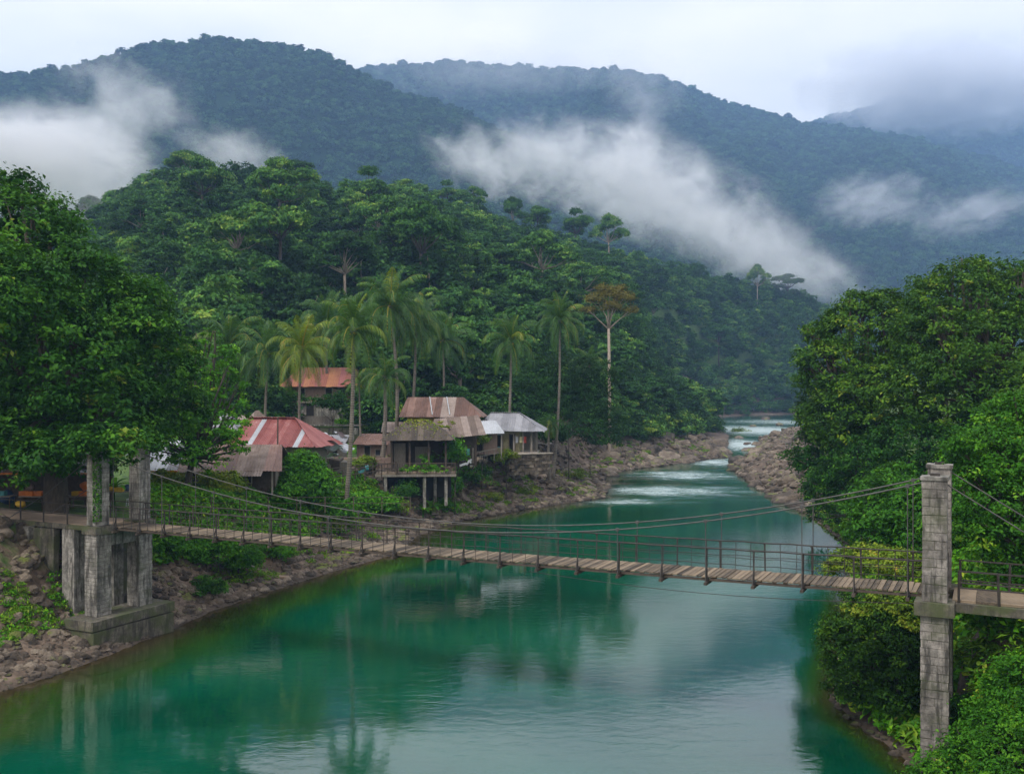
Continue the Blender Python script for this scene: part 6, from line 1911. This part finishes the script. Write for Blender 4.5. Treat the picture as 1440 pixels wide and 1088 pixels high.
fence("field_fence", [(-22 + 1.9 * k, 64.2, 5.35) for k in range(9)], .8, "low stick fence along the lawn path behind the left end of the bridge", "fence", 'wood_dark', pw=.06, rw=.03)
# laundry between posts
def laundry(loc, label, mats, w=2.2, rz=0.0):
    t = empty("washing_line", loc, rz, label, "washing line")
    for x in (-w / 2, w / 2): MB().box((x, 0, .95), (.06, .06, 1.9)).build("post", M['wood_grey'], t)
    MB().box((0, 0, 1.82), (w, .02, .02)).build("line", M['cable'], t)
    for k, m_ in enumerate(mats):
        x = -w / 2 + .25 + k * (w - .4) / len(mats)
        MB().box((x, 0, 1.45), (.3, .03, .72), jit=.02, rng=rs).build("cloth", M[m_], t)
a = px(650, 0, 99); laundry((a.x, 99.3, 5.3), "washing line with white and purple clothes at the right corner of the hut", ['tarp_white', 'purple', 'tarp_white', 'purple', 'teal'])
a = px(735, 0, 109.2); laundry((a.x, 110.4, 6.0), "washing line with pale clothes on the porch of the grey roofed house", ['tarp_white', 'cream_paint', 'red_cloth'], 1.8)
def motorbike(loc, rz, body, label):
    t = empty("motorbike", loc, rz, label, "motorbike")
    for x in (-.6, .6):
        mb = MB(); n_ = 14
        mb.tube([(x + .27 * math.cos(2 * math.pi * i / n_), 0, .3 + .27 * math.sin(2 * math.pi * i / n_)) for i in range(n_ + 1)], .05, 6, False)
        wh = mb.build("wheel", M['shade_black'], t)
        MB().tube([(x, -.05, .3), (x, .05, .3)], .07, 8).build("hub", M['roof_grey'], wh)
    mb = MB(); mb.beam((-.6, 0, .35), (.1, 0, .55), .22, .22); mb.beam((.1, 0, .4), (.45, 0, .85), .2, .16); mb.box((.52, 0, .75), (.12, .34, .4)); mb.build("body", M[body], t)
    MB().box((-.25, 0, .78), (.75, .26, .12)).build("seat", M['shade_black'], t)
    mb = MB(); mb.beam((.6, 0, .3), (.45, 0, 1.0), .06); mb.beam((.44, -.32, 1.02), (.44, .32, 1.02), .04); mb.build("handlebar", M['metal_dark'], t)
    MB().box((.6, 0, .9), (.1, .16, .14)).build("headlight", M['tarp_white'], t)
a = px(655, 0, 98.0); motorbike((a.x, 97.2, 5.22), .3, 'tarp_white', "small white motorbike parked at the right corner of the hut terrace")
a = px(512, 0, 90); motorbike((a.x, 89.5, 5.2), 1.0, 'teal', "pale teal motorbike parked by the walkway railing left of the hut")
# wooden electric pole in the yard
for xx_, Yp, ht, lb in ((390, 84, 5.6, "thin dark pole in front of the red metal roof"), (686, 112, 3.6, "short bare post poking up behind the pale tin roof")):
    X = px(xx_, 0, Yp).x; g = gz(X, Yp)
    o = MB().tube([(0, 0, -.3), (.05, 0, ht)], [.1, .06], 7).build("pole", M['wood_dark'], None, loc=(X, Yp, g)); tag(o, lb, "pole")

# ================================================================ MIST AND HAZE
def volume(name, dens, color, label, het=None, seed=0):
    m = bpy.data.materials.new(name); m.use_nodes = True; nt = m.node_tree; nt.nodes.clear()
    out = nt.nodes.new("ShaderNodeOutputMaterial"); pv = nt.nodes.new("ShaderNodeVolumePrincipled")
    pv.inputs["Color"].default_value = (*color, 1)
    pv.inputs["Density"].default_value = dens
    pv.inputs["Anisotropy"].default_value = 0.0
    nt.links.new(pv.outputs[0], out.inputs["Volume"])
    if het:
        tc = nt.nodes.new("ShaderNodeTexCoord")
        ln = nt.nodes.new("ShaderNodeVectorMath"); ln.operation = 'LENGTH'
        nt.links.new(tc.outputs["Object"], ln.inputs[0])
        sc, k, lo, hi = het
        mp = nt.nodes.new("ShaderNodeMapping"); mp.inputs["Scale"].default_value = sc; mp.inputs["Location"].default_value = (seed * 1.7, seed * .9, seed * 2.3)
        nt.links.new(tc.outputs["Object"], mp.inputs["Vector"])
        nz = noise(nt, mp.outputs[0], 1.0, 6, 0.6, 0.6)
        f = math_(nt, 'SUBTRACT', 1.0, ln.outputs["Value"])
        f = math_(nt, 'ADD', f, math_(nt, 'MULTIPLY', math_(nt, 'SUBTRACT', nz, 0.5), k))
        mr = nt.nodes.new("ShaderNodeMapRange"); mr.interpolation_type = 'SMOOTHSTEP'
        mr.inputs["From Min"].default_value = lo; mr.inputs["From Max"].default_value = hi
        mr.inputs["To Min"].default_value = 0; mr.inputs["To Max"].default_value = dens
        nt.links.new(f, mr.inputs["Value"])
        edge = nt.nodes.new("ShaderNodeMapRange"); edge.inputs["From Min"].default_value = 0.98; edge.inputs["From Max"].default_value = 0.8
        nt.links.new(ln.outputs["Value"], edge.inputs["Value"])
        d = math_(nt, 'MULTIPLY', mr.outputs[0], edge.outputs[0])
        nt.links.new(d, pv.inputs["Density"])
    return m
ico = None
import bmesh as _bm
def mist(x, y, Y, rx, ry, depth, tau, seed, label, k=1.5, lo=0.12, hi=1.15, sc=(2.2, 2.2, 2.0), roll=0.0):
    p = px(x, y, Y)
    sc = (2.1 * (rx / ry) ** 0.8, 2.0, 2.3)
    b = _bm.new(); _bm.ops.create_icosphere(b, subdivisions=3, radius=1.0)
    me = bpy.data.meshes.new("mist"); b.to_mesh(me); b.free()
    me.materials.append(volume("mist_air", tau * (1.0 if tau > 5 else 0.85) / depth, (0.97, 0.975, 1.0), "", (sc, k * .92, lo - .04, hi + .35), seed))
    o = link("mist", me, None, p, (0, roll, 0), (rx * Y / F, depth, ry * Y / F))
    tag(o, label, kind="stuff")
mist(20, 230, 440, 250, 100, 60, 9.0, 1, "thick white cloud bank lying against the left mountain", 1.4, .1, 1.0)
mist(180, 150, 520, 120, 80, 55, 2.4, 2, "thin wisps rising above the left cloud bank", 2.4, .15, 1.3, (2.6, 2, 3.2))
mist(330, 220, 430, 90, 46, 40, 2.2, 3, "small white puff behind the tall crest tree", 2.0)
mist(150, 295, 318, 110, 60, 18, 1.1, 4, "light veil over the left crest trees", 1.6)
mist(690, 235, 600, 130, 55, 60, 3.0, 5, "white wisps on the flank between the two mountains", 2.5, .15, 1.3, (3.0, 2.5, 4.0), .35)
mist(900, 262, 640, 255, 84, 80, 5.2, 6, "broad white mist bank behind the ridge trees", 2.3, .1, 1.3, (3.2, 2.5, 3.4), .33)
mist(905, 215, 650, 50, 60, 50, 2.0, 14, "pointed wisp rising out of the broad mist bank", 2.2, .1, 1.2, (2.0, 2, 3.0), -.3)
mist(1060, 350, 640, 160, 75, 70, 3.2, 7, "trailing end of the broad mist bank", 2.4, .12, 1.3, (3.0, 2.5, 3.6), .38)
mist(1130, 385, 660, 120, 50, 60, 1.8, 8, "low veil in the valley behind the near ridge", 1.8, .12, 1.2, (2.6, 2.5, 3.0), .3)
mist(1225, 283, 1250, 100, 45, 130, 2.6, 9, "oblong white wisp on the right hand mountain", 2.5, .12, 1.3, (2.6, 2, 3.6), .1)
mist(1360, 300, 1330, 110, 45, 130, 2.0, 10, "faint wisp at the right edge of the mountain", 2.6, .15, 1.3, (3, 2, 4), -.15)
mist(760, 215, 610, 120, 45, 60, 2.2, 15, "thin veil drifting over the low shoulder of the left mountain", 1.9, .12, 1.3)
mist(980, 320, 560, 330, 60, 45, 1.0, 16, "thin soft haze layer trailing over the top of the near ridge", 1.2, .05, 1.4, (2, 2, 2), .33)
mist(905, 135, 1600, 70, 80, 130, 1.4, 11, "thin streak climbing the middle mountain", 2.4, .15, 1.3, (3, 2, 2.2), -.5)
mist(720, 100, 1950, 290, 50, 180, 1.0, 12, "faint veil along the crest of the middle mountain", 2.0)
mist(1340, 118, 2550, 270, 85, 240, 9.5, 13, "low grey cloud swallowing the top of the far mountain", 1.4, .1, 1.1)
hz = MB(); hz.box((0, 1700, 500), (8200, 3460, 1010))
hm = volume("haze_air", HAZE_D, (0.38, 0.61, 1.0), "")
ho = link("haze", hz.mesh("haze", hm)); tag(ho, "even bluish humid air over the whole valley", kind="stuff")
